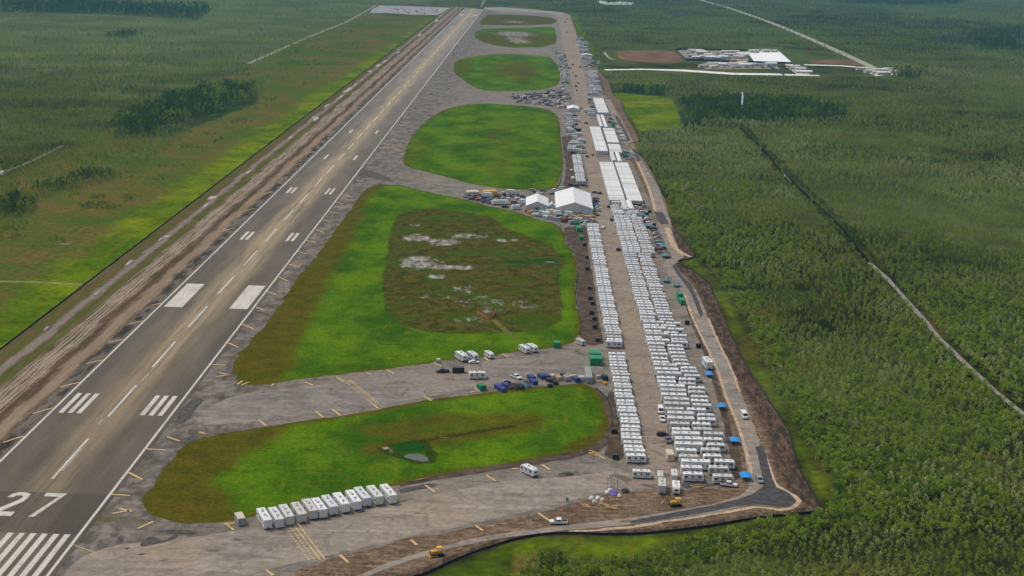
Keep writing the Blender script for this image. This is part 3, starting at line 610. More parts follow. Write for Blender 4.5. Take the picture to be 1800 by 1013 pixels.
GREENM = flat('green_tank_paint', (.01, .22, .085), .5, .2, 1.2, dirt=.1); TEAL = flat('teal_tarpaulin', (.05, .19, .22), .6, .3, 1.0); BLUET = flat('bright_blue_tarpaulin', (.02, .27, .66), .5, .12, 1.2)
BLUED = flat('dark_blue_paint', (.03, .055, .22), .5, .3, .9, dirt=.2); BROWNM = flat('rust_brown', (.16, .07, .04), .8, .3, .8); GRAVEL = flat('tan_gravel', (.26, .20, .155), .95, .25, 14); DKTEAL = flat('dark_green_screen', (.02, .055, .05), .9, .2, 4)

def ordn(n):
    return str(n)+({1: 'st', 2: 'nd', 3: 'rd'}.get(n % 10, 'th') if n % 100 not in (11, 12, 13) else 'th')

def frame_tent(label, x0, x1, y0, y1, he, ha, group=None, doors=()):
    t_ = tag(empty('marquee_tent', ((x0+x1)/2, y0)), label, 'tent', group)
    w = (x1-x0)/2; L_ = y1-y0; T = .18
    b = MB(); b.prism([(-w-.3, he-.1), (0, ha), (w+.3, he-.1), (w+.3, he-.1-T), (0, ha-T), (-w-.3, he-.1-T)], -.3, L_+.3); ro = b.build('roof', CANVAS, t_)
    n = max(2, int(L_/5))
    for i in range(n+1):
        yy = i*L_/n; b = MB()
        b.prism([(-w-.32, he-.08), (0, ha+.04), (w+.32, he-.08), (w+.32, he-.16), (0, ha-.04), (-w-.32, he-.16)], yy-.07, yy+.07); b.build('roof_seam', CANVAS2, ro)
    for s_ in (-1, 1):
        b = MB(); b.box((s_*w, L_/2, he/2), (.1, L_, he)); b.build('side_wall', CANVAS2, t_)
    for yy, nm in ((0, 'end_wall'), (L_, 'end_wall')):
        b = MB(); b.prism([(-w, 0), (w, 0), (w, he-.1), (0, ha-.2), (-w, he-.1)], yy-.05, yy+.05); b.build(nm, CANVAS2, t_)
    for dx, dw, dh in doors:
        b = MB(); b.box((dx, -.1, dh/2), (dw, .12, dh)); b.build('door', GLASS, t_)
    return t_
frame_tent('very large white gable marquee beside the tan taxiway', 171.6, 195.9, 561, 618, 4.9, 8.8, 'white event marquees', ((-7.5, 3, 2.2), (-1, 2, 2.6), (4, 1.6, 2.2)))
frame_tent('medium white gable marquee left of the largest marquee', 151.8, 166.6, 573, 603, 3.4, 6.4, 'white event marquees', ((0, 3, 2.3),))
frame_tent('tiny white pagoda tent squeezed between the two gable marquees', 167.3, 170.9, 578, 584, 2.6, 4.6, 'white event marquees')
frame_tent('white and green awning tent at the corner of the parked-car field', G(1006, 196)[0]-5, G(1006, 196)[0]+7, G(1006, 196)[1], G(1006, 196)[1]+26, 2.6, 4.2)
frame_tent('pale green topped marquee by the far end of the camp', G(1032, 101)[0]-9, G(1032, 101)[0]+9, G(1032, 101)[1], G(1032, 101)[1]+14, 3, 5)

def cabin_mesh(L_, w):
    b = MB(); hh = 3.1
    b.prism([(-w/2, .35), (w/2, .35), (w/2, hh), (0, hh+.42), (-w/2, hh)], -L_/2, L_/2, 0, 0, 'x')
    for s_ in (-1, 1):
        for k in range(5): b.box((-L_/2+L_*(k+.5)/5, s_*(w/2+.02), 1.9), (.9, .06, .8), 1)
        b.box((s_*(L_/2+.02), 0, 1.5), (.06, .95, 2.0), 1)
    b.box((0, 0, .2), (L_-.6, w-.5, .4), 1)
    return b.mesh('cabin', [WHITE, GLASS, GREYM])
def cabin_block(x0, x1, y0, y1, where):
    n = max(1, round((y1-y0)/4.0)); p_ = (y1-y0)/n; me = cabin_mesh(x1-x0, p_-.22)
    for i in range(n):
        o = bpy.data.objects.new('modular_cabin', me); COL.objects.link(o); o.location = ((x0+x1)/2, y0+p_*(i+.5), R.uniform(-.05, .08))
        tag(o, 'white modular cabin, %s from near end, %s' % (ordn(i+1), where), 'cabin', 'white modular cabins in '+where)
cabin_block(208.9, 220.0, 604, 771, 'left half of the large dormitory block'); cabin_block(221.5, 232.0, 604, 771, 'right half of the large dormitory block')
cabin_block(209.0, 219.0, 831, 985, 'left half of the middle dormitory block'); cabin_block(220.8, 231.0, 825, 872, 'short right part of middle dormitory block')
cabin_block(221.3, 231.5, 883, 976, 'far right part of middle dormitory block'); cabin_block(221.8, 233.0, 1099, 1230, 'farthest dormitory block')
def covered_walk(label, x0, x1, y0, y1, h=2.8):
    t_ = tag(empty('covered_walkway', ((x0+x1)/2, y0)), label, 'walkway'); w = (x1-x0)/2; L_ = y1-y0
    b = MB(); b.prism([(-w, h), (0, h+.5), (w, h), (w, h-.12), (0, h+.36), (-w, h-.12)], 0, L_); b.build('roof', WHITE, t_)
    b = MB(); b.box((0, L_/2, (h-.2)/2), (2*w-.3, L_-.2, h-.2)); b.build('side_wall', CANVAS2, t_)
for lb, px_, xw in (('left white covered walkway joining the large and middle dormitory blocks', (1070, 265, 1080, 282), 1.6), ('right white covered walkway joining the large and middle dormitory blocks', (1078, 265, 1090, 283), 1.6),
                    ('left white covered walkway at the near end of the large dormitory block', (1096, 351, 1099, 364), 1.8), ('right white covered walkway at the near end of the large dormitory block', (1106, 352, 1110, 367), 1.8),
                    ('left white covered walkway leading up from the middle dormitory block', (1051, 202, 1058, 222), 1.5), ('right white covered walkway leading up from the middle dormitory block', (1057, 202, 1066, 223), 1.5)):
    a, b_ = G(px_[0], px_[1], 3), G(px_[2], px_[3], 3); covered_walk(lb, b_[0]-xw, b_[0]+xw, b_[1], a[1])
def gable_house(label, cx, cy, L_, w, h, rz, roofm=WHITE, cat='building', group=None, name='site_building'):
    t_ = tag(empty(name, (cx, cy), rz), label, cat, group)
    b = MB(); b.box((0, 0, h/2), (L_, w, h)); b.build('wall', WALLW, t_)
    b = MB(); b.prism([(-w/2-.4, h-.1), (0, h+w*.16), (w/2+.4, h-.1), (w/2+.4, h-.3), (0, h+w*.16-.2), (-w/2-.4, h-.3)], -L_/2-.4, L_/2+.4, 0, 0, 'x'); b.build('roof', roofm, t_)
    b = MB(); n = max(2, int(L_/6))
    for i in range(n):
        for s_ in (-1, 1): b.box((-L_/2+L_*(i+.5)/n, s_*(w/2+.03), h*.6), (1.6, .08, 1.2))
    b.build('window_band', GLASS, t_)
    b = MB(); b.box((L_*.3, -w/2-.05, 1.1), (1.4, .12, 2.2)); b.build('door', GREYM, t_)
    return t_
# the walled works yard in the marsh
M_RED = flat('red_bare_earth', (.165, .095, .055), .95, .3, 30, spec=.0)
sheet('bare_ground', smooth(GP([(1086, 91), (1130, 89), (1182, 90), (1200, 110), (1150, 110), (1095, 106)]), True, 14, 3, 3), .06, M_RED)
sheet('bare_ground', smooth(GP([(1420, 107), (1470, 105), (1500, 108), (1528, 117), (1480, 112), (1430, 112)]), True, 14, 3, 4), .055, M_RED)
sheet('gravel_yard', GP([(1190, 90), (1205, 86), (1312, 91), (1316, 108), (1230, 108), (1204, 101)]), .08, GRAVEL)
sheet('gravel_yard', GP([(1312, 91), (1370, 91), (1392, 110), (1326, 109), (1318, 98)]), .10, flat('white_crushed_rock', (.80, .80, .80), .9, .05, 25))
sheet('gravel_yard', GP([(1228, 113), (1300, 113), (1360, 113), (1372, 121), (1240, 122)]), .08, MATS['tan_gravel'])
sheet('gravel_yard', GP([(1378, 112), (1390, 112), (1424, 131), (1400, 131)]), .1, flat('pale_rock', (.66, .62, .56), .9, .1, 15))
sheet('gravel_yard', GP([(1510, 121), (1565, 121), (1578, 131), (1540, 134)]), .1, MATS['pale_rock'])
sheet('dark_pond', smooth(GP([(1196, 106), (1310, 112), (1380, 113), (1376, 110), (1310, 109), (1204, 102)]), True, 20, .5, 3, cr=False), .12, DKTEAL)
YARD = [(R.uniform(1208, 1308), R.uniform(91, 106)) for _ in range(24)]+[(R.uniform(1236, 1366), R.uniform(113.5, 120)) for _ in range(20)]+[(1394, 120), (1400, 123), (1406, 126), (1412, 129), (1325, 93), (1345, 92), (1360, 92)]
YARD.sort()
for k, (x, y) in enumerate(YARD):
    X, Y = G(x, y); gable_house('small gabled shed, %s from the left in the far works yard' % ordn(k+1), X, Y, R.uniform(10, 24), R.uniform(6, 10), R.uniform(3, 5), R.uniform(-.2, .4), R.choice([WHITE, WHITE, CREAM, GREYM, WHITE]), group='sheds of the far works yard')
for k, (x, y) in enumerate(sorted([(1518, 124), (1528, 128), (1546, 126), (1560, 125), (1540, 131), (1569, 129), (1552, 132)])):
    X, Y = G(x, y); gable_house('pale gabled shed, %s from the left by the far road junction' % ordn(k+1), X, Y, R.uniform(10, 22), 8, 4, R.uniform(-.2, .4), R.choice([WHITE, CREAM]), group='sheds by the far road junction')

t_ = tag(empty('screen_fence', (0, 0)), 'dark screen fence round the far works yard', 'fence')
for a_, b_ in (((1186, 88), (1206, 107)), ((1206, 107), (1320, 111)), ((1320, 111), (1392, 113)), ((1188, 88), (1312, 90)), ((1340, 112), (1378, 133))):
    p0, p1 = Vector(G(*a_)), Vector(G(*b_)); d = p1-p0; b = MB(); b.box((*((p0+p1)/2), 1.6), (d.length, .5, 3.2), 0, math.atan2(d.y, d.x)); b.build('fence_panel', DKTEAL, t_)
# ------------------------------------------------------------------ vehicles
def wheel(parent, x, y, r=.36, w=.24):
    b = MB(); b.cyl((x, y-w/2, r), (x, y+w/2, r), r, 10, 0); b.cyl((x, y-w/2-.01, r), (x, y+w/2+.01, r), r*.5, 8, 1)
    return b.build('wheel', [BLACK, GREYM], parent)
def tube_prof(L_, H, z0, kind):
    h = L_/2
    if kind == 'round': return [(-h+.15, z0), (h-.3, z0), (h-.02, z0+.45), (h, z0+1.0), (h-.12, H-.75), (h-.45, H-.28), (h-.95, H-.04), (h-1.5, H), (-h+1.0, H), (-h+.4, H-.1), (-h+.08, H-.45), (-h, z0+1.0), (-h, z0+.3)]
    if kind == 'cap': return [(-h, z0), (h-.15, z0), (h, z0+.3), (h, H-.7), (h-.25, H-.25), (h-.7, H), (-h+.2, H), (-h, H-.2)]
    return [(-h, z0), (h, z0), (h, H-.12), (h-.12, H), (-h+.12, H), (-h, H-.12)]
def trailer(label, L_=7.0, w=2.5, H=3.0, kind='cap', group=None, body=WHITE, name='travel_trailer', cat='trailer', ac=1, detail=True, stripe=True):
    t_ = tag(empty(name, (0, 0)), label, cat, group)
    b = MB(); b.prism(tube_prof(L_, H, .55, kind), -w/2, w/2, 0, .05)
    if not detail:
        low_parts(b, L_, w, H, ac, stripe)
        me = b.mesh('trailer_low', [body, GLASS, BLACK, GREYM, STRIPE]); o = bpy.data.objects.new(name, me); COL.objects.link(o)
        bpy.data.objects.remove(t_); return tag(o, label, cat, group)
    bd = b.build('body', body, t_)
    n = 4 if L_ > 8.5 else 3
    for s_ in (-1, 1):
        for k in range(n):
            if s_ > 0 and k == 1: continue
            x = -L_/2+L_*(k+.5)/n+(.25 if k % 2 else -.15); ww = .95 if k % 2 == 0 else .6
            if abs(x-L_*.16) < .9 and s_ < 0 and k == n-2: x -= .5
            b = MB(); b.box((x, s_*(w/2+.01), 2.0), (ww, .05, .68)); b.build('window', GLASS, t_)
    b = MB(); b.box((L_*.22, -w/2-.02, 1.6), (.68, .06, 1.85)); dr = b.build('door', WALLW, t_)
    b = MB(); b.box((L_*.22, -w/2-.06, 2.1), (.36, .04, .5)); b.build('window', GLASS, dr)
    b = MB(); b.box((L_/2-.08 if kind == 'box' else L_/2-.06, 0, 1.9), (.14, 1.2, .6)); b.build('window', GLASS, t_)
    if stripe:
        b = MB()
        for s_ in (-1, 1): b.box((-.2, s_*(w/2+.004), 1.25), (L_*.86, .02, .22))
        b.build('stripe', STRIPE, t_)
    for k in range(ac):
        b = MB(); b.box((-L_*.05+k*L_*.3-(ac-1)*L_*.15, 0, H+.14), (.95, .75, .3), 0, 0, .06); b.build('air_conditioner', GREYM, t_)
    for x in (-.33*L_, .26*L_):
        b = MB(); b.box((x, .35, H+.05), (.42, .42, .14), 0, 0, .03); b.build('roof_vent', GLASS, t_)
    b = MB(); b.cyl((-L_*.3, -w/2-.08, H-.35), (L_*.35, -w/2-.08, H-.35), .07, 6); b.build('awning', GREYM, t_)
    b = MB(); b.box((-L_*.04, 0, .5), (L_*.9, w*.7, .18)); b.build('chassis', BLACK, t_)
    for s_ in (-1, 1):
        for x in (-.55, .3): wheel(t_, x-L_*.05, s_*(w/2-.14))
    b = MB(); b.cyl((L_/2-.2, .6, .5), (L_/2+1.0, 0, .5), .05, 5); b.cyl((L_/2-.2, -.6, .5), (L_/2+1.0, 0, .5), .05, 5); b.cyl((L_/2+.35, 0, .5), (L_/2+.35, 0, 1.0), .16, 8); b.build('hitch', BLACK, t_)
    return t_
def low_parts(b, L_, w, H, ac, stripe=True):
    n = 4 if L_ > 8.5 else 3
    for s_ in (-1, 1):
        for k in range(n): b.box((-L_/2+L_*(k+.5)/n, s_*(w/2+.01), 2.0), (.9, .05, .68), 1)
        if stripe: b.box((-.2, s_*(w/2+.004), 1.25), (L_*.86, .02, .22), 4)
        b.box((-.3, s_*(w/2-.14), .34), (1.5, .24, .68), 2)
    b.box((0, 0, .5), (L_*.85, w*.7, .2), 2)
    for k in range(ac): b.box((-L_*.05+k*L_*.3-(ac-1)*L_*.15, 0, H+.14), (.95, .75, .3), 3)
    b.box((-.33*L_, .35, H+.05), (.42, .42, .14), 1); b.box((.26*L_, .35, H+.05), (.42, .42, .14), 1)
ID = 'temp'
def put(o, x, y, rz, label=None, cat=None, group=None, z=0.0):
    o.location = (x, y, z); o.rotation_euler = (0, 0, rz); tag(o, label, cat, group); return o
# prototypes
P_LONG = freeze(trailer('x', 10.0, 2.75, 3.45, 'box', ac=2, stripe=False)); P_MID = freeze(trailer('x', 7.0, 2.5, 3.0, 'cap')); P_ROUND = freeze(trailer('x', 6.9, 2.45, 2.95, 'round')); P_PLAIN = freeze(trailer('x', 7.2, 2.5, 3.2, 'box', ac=1, stripe=False))
Q_LONG = trailer('x', 10.0, 2.75, 3.45, 'box', ac=2, detail=False, stripe=False); Q_MID = trailer('x', 7.0, 2.5, 3.0, 'cap', detail=False); Q_ROUND = trailer('x', 6.9, 2.45, 2.95, 'round', detail=False); Q_PLAIN = trailer('x', 7.2, 2.5, 3.2, 'box', detail=False, stripe=False)
PROTO = [P_LONG, P_MID, P_ROUND, P_PLAIN, Q_LONG, Q_MID, Q_ROUND, Q_PLAIN]
def spawn(kind, far=False):
    p_ = {'long': (P_LONG, Q_LONG), 'mid': (P_MID, Q_MID), 'round': (P_ROUND, Q_ROUND), 'plain': (P_PLAIN, Q_PLAIN)}[kind][1 if far else 0]
    o = copy_tree(p_); o.name = {'long': 'mobile_home', 'plain': 'cabin_trailer'}.get(kind, 'travel_trailer'); return o
KW = {'long': 'long flat-roofed white trailer', 'mid': 'white travel trailer, grey stripe', 'round': 'round-nosed white travel trailer', 'plain': 'plain boxy white trailer'}
def row(xc, ys_, kinds, where, group, align=None, flip=0):
    for i, (y_, kd) in enumerate(zip(ys_, kinds)):
        L_ = {'long': 10.0, 'mid': 7.0, 'round': 6.9, 'plain': 7.2}[kd]
        x = xc if align is None else (align+L_/2 if align > 0 else -align-L_/2)
        o = spawn(kd, y_ > 330)
        put(o, x+R.uniform(-.35, .35), y_+R.uniform(-.2, .2), (PI if flip else 0)+R.uniform(-.03, .03), '%s, %s from near end, %s' % (KW[kd], ordn(i+1), where), None, group)
def ramp(a, b, p0): 
    o = []; y_ = a
    while y_ < b: o.append(y_); y_ += p0
    return o
y1 = ramp(120.6, 243, 4.15); row(194.0, y1, ['mid', 'plain', 'mid', 'mid', 'plain', 'mid', 'mid']*8, 'near half of row left of taxiway', 'trailers left of the tan taxiway, near half')
y2 = ramp(259.5, 522, 4.3); row(194.2, y2, ['plain', 'mid', 'mid', 'plain', 'plain', 'mid', 'round']*12, 'far half of row left of taxiway', 'trailers left of the tan taxiway, far half')
kr1 = []; y_ = 104.8; yy1 = []
pat = ['mid', 'plain', 'long', 'mid', 'plain', 'long', 'long', 'long', 'mid', 'plain', 'long', 'long', 'plain', 'long', 'long', 'long', 'long', 'long', 'plain', 'plain', 'long', 'long', 'long', 'mid', 'mid', 'plain']
k = 0
while y_ < 588:
    kd = pat[k] if k < len(pat) else ('long' if 262 < y_ < 300 and k % 2 else ('long' if 440 < y_ < 545 else R.choice(['plain', 'mid', 'plain'])))
    kr1.append(kd); yy1.append(y_); y_ += 5.5 if y_ < 250 else 5.0; k += 1
row(0, yy1, kr1, 'first row right of taxiway', 'trailers in the first row right of the tan taxiway', align=208.9)
yy2 = [104.2, 111.4]+ramp(117.5, 560, 5.35)
x2 = {}
for i, y_ in enumerate(yy2):
    near_long = [kd for kd, yv in zip(kr1, yy1) if abs(yv-y_) < 4.0]; L1 = 10.0 if 'long' in near_long else 7.3
    base = 208.9+L1+1.0; kd = R.choice(['mid', 'plain', 'round', 'mid'])
    if i < 3: base += 1.2
    if y_ > 400: base = max(base, 216.8) if L1 < 8 else base
    o = spawn(kd, y_ > 330)
    put(o, base+3.6+R.uniform(-.3, .5), y_+R.uniform(-.3, .3), R.uniform(-.04, .04), '%s, %s from near end, outer row by soil strip' % (KW[kd], ordn(i+1)), None, 'trailers in the outer row right of the tan taxiway')
# the slanted line of twelve
D12 = math.atan2(-9.1, 4.2)
for i, (a, b_) in enumerate([(362, 470), (478, 462), (580, 435), (703, 412), (812, 378), (905, 368), (1008, 340), (1123, 315), (1243, 290), (1333, 258), (1455, 243), (1588, 230)]):
    X, Y = G(400+a/5.625, 820+b_/5.625, 3.2)
    o = spawn('long'); put(o, X, Y, D12+R.uniform(-.02, .02)+(PI if i % 3 else 0), 'long white trailer, %s from the left in the slanted line of twelve' % ordn(i+1), None, 'twelve trailers parked in a slanted line'); o.scale = (1.0, .95, .95)
# lone caravans
def lone(kd, x, y, rz, label, far=False, sc=1.0, z=1.5):
    X, Y = G(x, y, z); o = spawn(kd, far); put(o, X, Y, rz, label); o.scale = (sc,)*3; return o
AW = math.atan2(-9.0, 5.0)
lone('round', 811, 627, AW, 'leftmost white caravan parked on the grass edge of the middle connector', sc=1.12); lone('round', 830.5, 626, AW, 'second white caravan on the grass edge, with a sedan at its nose', sc=1.05)
lone('round', 859.5, 622.5, AW, 'small cream caravan standing alone on the grass edge', sc=.85); lone('round', 922, 613.5, AW, 'left caravan of the close pair on the grass edge'); lone('round', 935.5, 611.5, AW, 'right caravan of the close pair on the grass edge')
lone('round', 1020, 600, AW, 'white caravan at the corner of the large green infield', sc=.85); lone('mid', 839.5, 660, .12, 'white trailer parked lengthwise in the middle connector', sc=1.0)
lone('round', 930.5, 827, math.atan2(-5.2, 4.4), 'round-nosed caravan parked alone on the near apron edge', sc=1.0); lone('mid', 1128.5, 833, -.05, 'white trailer parked crosswise at the end of the tan taxiway', sc=.92)
lone('plain', 1163.5, 855, -PI/2-.08, 'left white trailer of the upright pair at the row end'); lone('round', 1188, 857, -PI/2-.05, 'right white trailer of the upright pair at the row end')
lone('plain', 1160.5, 836, -PI/2-.08, 'short white trailer right behind the left upright trailer', sc=.72); lone('plain', 1185, 835, -PI/2-.05, 'short white trailer right behind the right upright trailer', sc=.8)
lone('plain', 1243, 640, -PI/2+.12, 'tall cream fifth-wheel trailer beside the haul road above the blue canopy', sc=1.15)

def car_mesh(kind, body):
    b = MB()
    if kind == 'pickup': pr = [(-2.8, .5), (2.7, .5), (2.85, .75), (2.8, 1.05), (1.5, 1.2), (.75, 1.82), (-.75, 1.85), (-.85, 1.2), (-2.8, 1.18)]; w = .98
    elif kind == 'suv': pr = [(-2.3, .45), (2.3, .45), (2.4, .7), (2.3, 1.0), (1.2, 1.12), (.5, 1.7), (-1.9, 1.72), (-2.35, 1.1)]; w = .92
    elif kind == 'sedan': pr = [(-2.3, .4), (2.3, .4), (2.35, .65), (2.2, .88), (1.1, 1.0), (.3, 1.42), (-1.0, 1.42), (-1.8, 1.02), (-2.3, .98)]; w = .88
    elif kind == 'box_truck': pr = [(-3.6, .8), (3.2, .8), (3.3, 1.2), (3.2, 1.9), (2.6, 2.5), (1.7, 2.5), (1.68, 3.3), (-3.6, 3.3)]; w = 1.15
    else: pr = [(-2.9, .5), (2.6, .5), (2.75, .8), (2.6, 1.2), (2.1, 1.4), (1.5, 2.3), (-2.8, 2.35), (-2.95, 1.0)]; w = 1.0
    return pr, w
BODYC = {'white': flat('white_car_paint', (.70, .70, .69), .3, .03, 2, spec=.5), 'silver': flat('silver_car_paint', (.34, .36, .38), .3, .05, 2, .4), 'black': flat('black_car_paint', (.02, .02, .023), .3, .2, 1, spec=.5), 'grey': flat('slate_car_paint', (.12, .12, .15), .35, .1, 1, spec=.5),
         'blue': flat('blue_car_paint', (.05, .09, .22), .35, .1, 1, spec=.5), 'red': flat('red_car_paint', (.32, .035, .03), .35, .1, 1, spec=.5), 'tan': flat('tan_car_paint', (.36, .29, .2), .45, .1, 1, spec=.4)}
def glasshouse(b, kind, w, mi):
    if kind == 'pickup': b.prism([(.78, 1.76), (1.42, 1.26), (-.72, 1.26), (-.68, 1.76)], -w-.015, w+.015, mi); b.add([(.80, -w*.8, 1.86), (1.50, -w*.85, 1.27), (1.50, w*.85, 1.27), (.80, w*.8, 1.86)], [(0, 1, 2, 3)], mi); b.box((-1.85, 0, 1.2), (1.75, 1.6, .06), mi+1)
    elif kind == 'suv': b.prism([(.45, 1.62), (1.05, 1.16), (-2.1, 1.16), (-1.85, 1.62)], -w-.015, w+.015, mi); b.add([(.55, -w*.8, 1.74), (1.22, -w*.85, 1.18), (1.22, w*.85, 1.18), (.55, w*.8, 1.74)], [(0, 1, 2, 3)], mi)
    elif kind == 'sedan': b.prism([(.25, 1.36), (.95, 1.03), (-1.6, 1.03), (-.98, 1.36)], -w-.015, w+.015, mi); b.add([(.34, -w*.8, 1.46), (1.12, -w*.85, 1.04), (1.12, w*.85, 1.04), (.34, w*.8, 1.46)], [(0, 1, 2, 3)], mi)
    elif kind == 'box_truck': b.prism([(2.0, 2.3), (2.7, 2.3), (3.0, 1.8), (2.0, 1.8)], -w-.015, w+.015, mi); b.add([(2.66, -w*.8, 2.5), (3.24, -w*.85, 1.92), (3.24, w*.85, 1.92), (2.66, w*.8, 2.5)], [(0, 1, 2, 3)], mi)
    else: b.prism([(1.45, 2.1), (2.0, 1.5), (-2.6, 1.5), (-2.6, 2.1)], -w-.015, w+.015, mi); b.add([(1.56, -w*.8, 2.33), (2.18, -w*.85, 1.45), (2.18, w*.85, 1.45), (1.56, w*.8, 2.33)], [(0, 1, 2, 3)], mi)
def vehicle(kind, col, X, Y, rz, label, group=None):
    nm = {'pickup': 'pickup_truck', 'suv': 'suv', 'sedan': 'sedan_car', 'box_truck': 'box_truck', 'van': 'van'}[kind]; pr, w = car_mesh(kind, None)
    t_ = tag(empty(nm, (X, Y), rz), label, {'pickup': 'pickup truck', 'suv': 'car', 'sedan': 'car', 'box_truck': 'truck', 'van': 'van'}[kind], group)
    b = MB(); b.prism(pr, -w, w, 0, .06); b.build('body', BODYC[col], t_)
    b = MB(); glasshouse(b, kind, w, 0); b.build('window', [GLASS, BLACK, BLACK][:2], t_)
    for x in (-1.65, 1.65):
        for s_ in (-1, 1): wheel(t_, x, s_*(w-.1), .36, .22)
    for s_ in (-1, 1):
        b = MB(); b.box((max(p_[0] for p_ in pr)-.03, s_*w*.7, .82), (.08, .3, .16)); b.build('headlight', WHITE, t_)
    return t_
LOWV = {}
def low_vehicle(kind, col):
    if (kind, col) not in LOWV:
        pr, w = car_mesh(kind, None); b = MB(); b.prism(pr, -w, w, 0, .06); glasshouse(b, kind, w, 1)
        for x in (-1.65, 1.65):
            for s_ in (-1, 1): b.cyl((x, s_*w-.12, .36), (x, s_*w+.1, .36), .36, 8, 2)
        LOWV[(kind, col)] = b.mesh('vehicle_low', [BODYC[col], GLASS, BLACK])
    o = bpy.data.objects.new({'pickup': 'pickup_truck', 'suv': 'suv', 'sedan': 'sedan_car', 'box_truck': 'box_truck', 'van': 'van'}[kind], LOWV[(kind, col)]); COL.objects.link(o); return o
for kd, co, x, y, rz, lb in (('pickup', 'white', 982, 917, PI+.05, 'white pickup truck driving on the dirt beside the yellow bar'), ('pickup', 'white', 1281, 851, -.25, 'white pickup truck parked at the corner end of the trailer rows'),
                             ('suv', 'silver', 1335, 843, -PI/2+.1, 'silver car on the haul road beside the fresh asphalt'), ('van', 'white', 1308, 731, -PI/2+.1, 'white van driving down the haul road'),
                             ('van', 'white', 1161, 722, -PI/2, 'white van parked behind a pickup at the taxiway edge'), ('pickup', 'white', 1164, 736, -PI/2, 'white pickup parked right in front of a van at the taxiway edge'),
                             ('suv', 'black', 1165, 763, 0, 'small black vehicle beside a slate pickup on the tan taxiway'), ('pickup', 'grey', 1174.5, 773, -PI/2, 'slate blue pickup on the edge of the tan taxiway'),
                             ('sedan', 'white', 833.5, 636, .15, 'white sedan parked across the nose of a caravan'), ('pickup', 'black', 778, 652, PI+.2, 'dark pickup with pale bed left of the black cargo trailer'),
                             ('pickup', 'white', 907, 662, math.atan2(-6, 5), 'white and dark pickup parked left of the blue dumpsters')):
    X, Y = G(x, y, .8); vehicle(kd, co, X, Y, rz, lb)
for i, (x, y, co, lb) in enumerate([(1055, 339, 'black', 'black car passing the largest marquee on the taxiway'), (1070, 363, 'black', 'black car at the near corner of the large dormitory block'), (1054, 369, 'grey', 'grey car just in front of the largest marquee'),
                                    (1042, 272, 'red', 'maroon car on the taxiway left of the dormitory gap'), (1032, 275, 'black', 'black car against the trailer row left of the dormitory gap'), (1075, 386, 'black', 'black car by the near stacked cabins'),
                                    (1087, 438, 'black', 'black car with white trailer halfway down the tan taxiway'), (1060, 400, 'white', 'white car at the far end of the left trailer row')]):
    X, Y = G(x, y, .8); put(low_vehicle('suv', co), X, Y, PI/2+R.uniform(-.3, .3), lb, 'car', 'cars on the tan taxiway')
for i, (x, y) in enumerate([(1014, 159), (1012.5, 152), (1007, 127), (1012, 134), (1021, 190), (1030, 217), (996, 57), (994, 39), (997, 34), (1007, 114), (1016, 146), (1020, 118), (1003, 120)]):
    X, Y = G(x, y, .8); put(low_vehicle('van' if i % 2 else 'suv', ['black', 'grey', 'red'][i % 3]), X, Y, PI/2+R.uniform(-.5, .5), 'dark vehicle on the far taxiway, %s counted from the marquees' % ordn([6, 5, 3, 4, 2, 1, 9, 10, 11, 8, 7, 12, 13][i]), 'car', 'dark vehicles on the far taxiway')

def box_thing(name, label, cat, x, y, d, mat, rz=0.0, group=None, lid=True, z=1.0, legs=False, lm=None):
    "steel bin / generator / tank: ribbed shell, lid, skids"
    X, Y = G(x, y, z); t_ = tag(empty(name, (X, Y), rz), label, cat, group); L_, w, h = d
    b = MB(); b.box((0, 0, .18+h/2), (L_, w, h), 0, 0, .05)
    n = max(2, int(L_/1.1))
    for i in range(n+1):
        for s_ in (-1, 1): b.box((-L_/2+.08+(L_-.16)*i/n, s_*(w/2+.04), .18+h/2), (.1, .1, h*.9))
    b.build('shell', mat, t_)
    if lid:
        b = MB(); b.box((0, 0, .22+h), (L_*.96, w*.96, .08), 0, 0, .03)
        for i in (-1, 0, 1): b.box((i*L_*.3, 0, .28+h), (.12, w*.9, .06))
        b.build('lid', lm or mat, t_)
    b = MB()
    for s_ in (-1, 1): b.box((0, s_*w*.36, .09), (L_*1.02, .14, .18))
    b.build('skid', BLACK, t_)
    return t_
DG = [(1032, 452), (1032.5, 472), (1037, 506), (1038, 524), (1042, 532.5), (1040, 549.5), (1045, 559.5), (1046, 574), (1051.5, 597), (1080, 757.5), (1082, 802), (1028, 430)]
for i, (x, y) in enumerate(sorted(DG, key=lambda p_: -p_[1])):
    box_thing('generator', 'black generator box, %s from the near end of the soil strip left of the trailers' % ordn(i+1), 'generator', x, y, (2.2, 1.5, 1.5), BLACK if i % 2 else BODYC['black'], R.uniform(-.1, .1), 'generators left of the trailer row')
for i, (x, y) in enumerate([(1208, 567), (1228, 608), (1150, 395), (1142, 372)]):
    box_thing('generator', ['black generator box on the soil strip above the green tanks', 'black generator box on the soil strip near the cream trailer', 'black generator box beside the dark road patch', 'black generator box right of the dormitory block'][i], 'generator', x, y, (2.2, 1.6, 1.6), BLACK, 0, 'generators on the right soil strip')
box_thing('cargo_trailer', 'black enclosed cargo trailer behind the dark pickup', 'trailer', 805.5, 651, (5.0, 2.3, 2.2), BODYC['black'], .1)
box_thing('cargo_trailer', 'pale grey cargo box left of the line of twelve trailers', 'trailer', 422, 914, (2.4, 5.2, 2.3), GREYM, D12+PI/2, lm=CREAM)
box_thing('cargo_trailer', 'beige box trailer standing on the tan taxiway', 'trailer', 1177.5, 802, (2.5, 5.4, 2.4), CREAM, .05)
box_thing('cargo_trailer', 'small white utility trailer on the grass edge left of the caravans', 'trailer', 770.5, 633, (1.8, 1.6, 1.3), WALLW, .1)
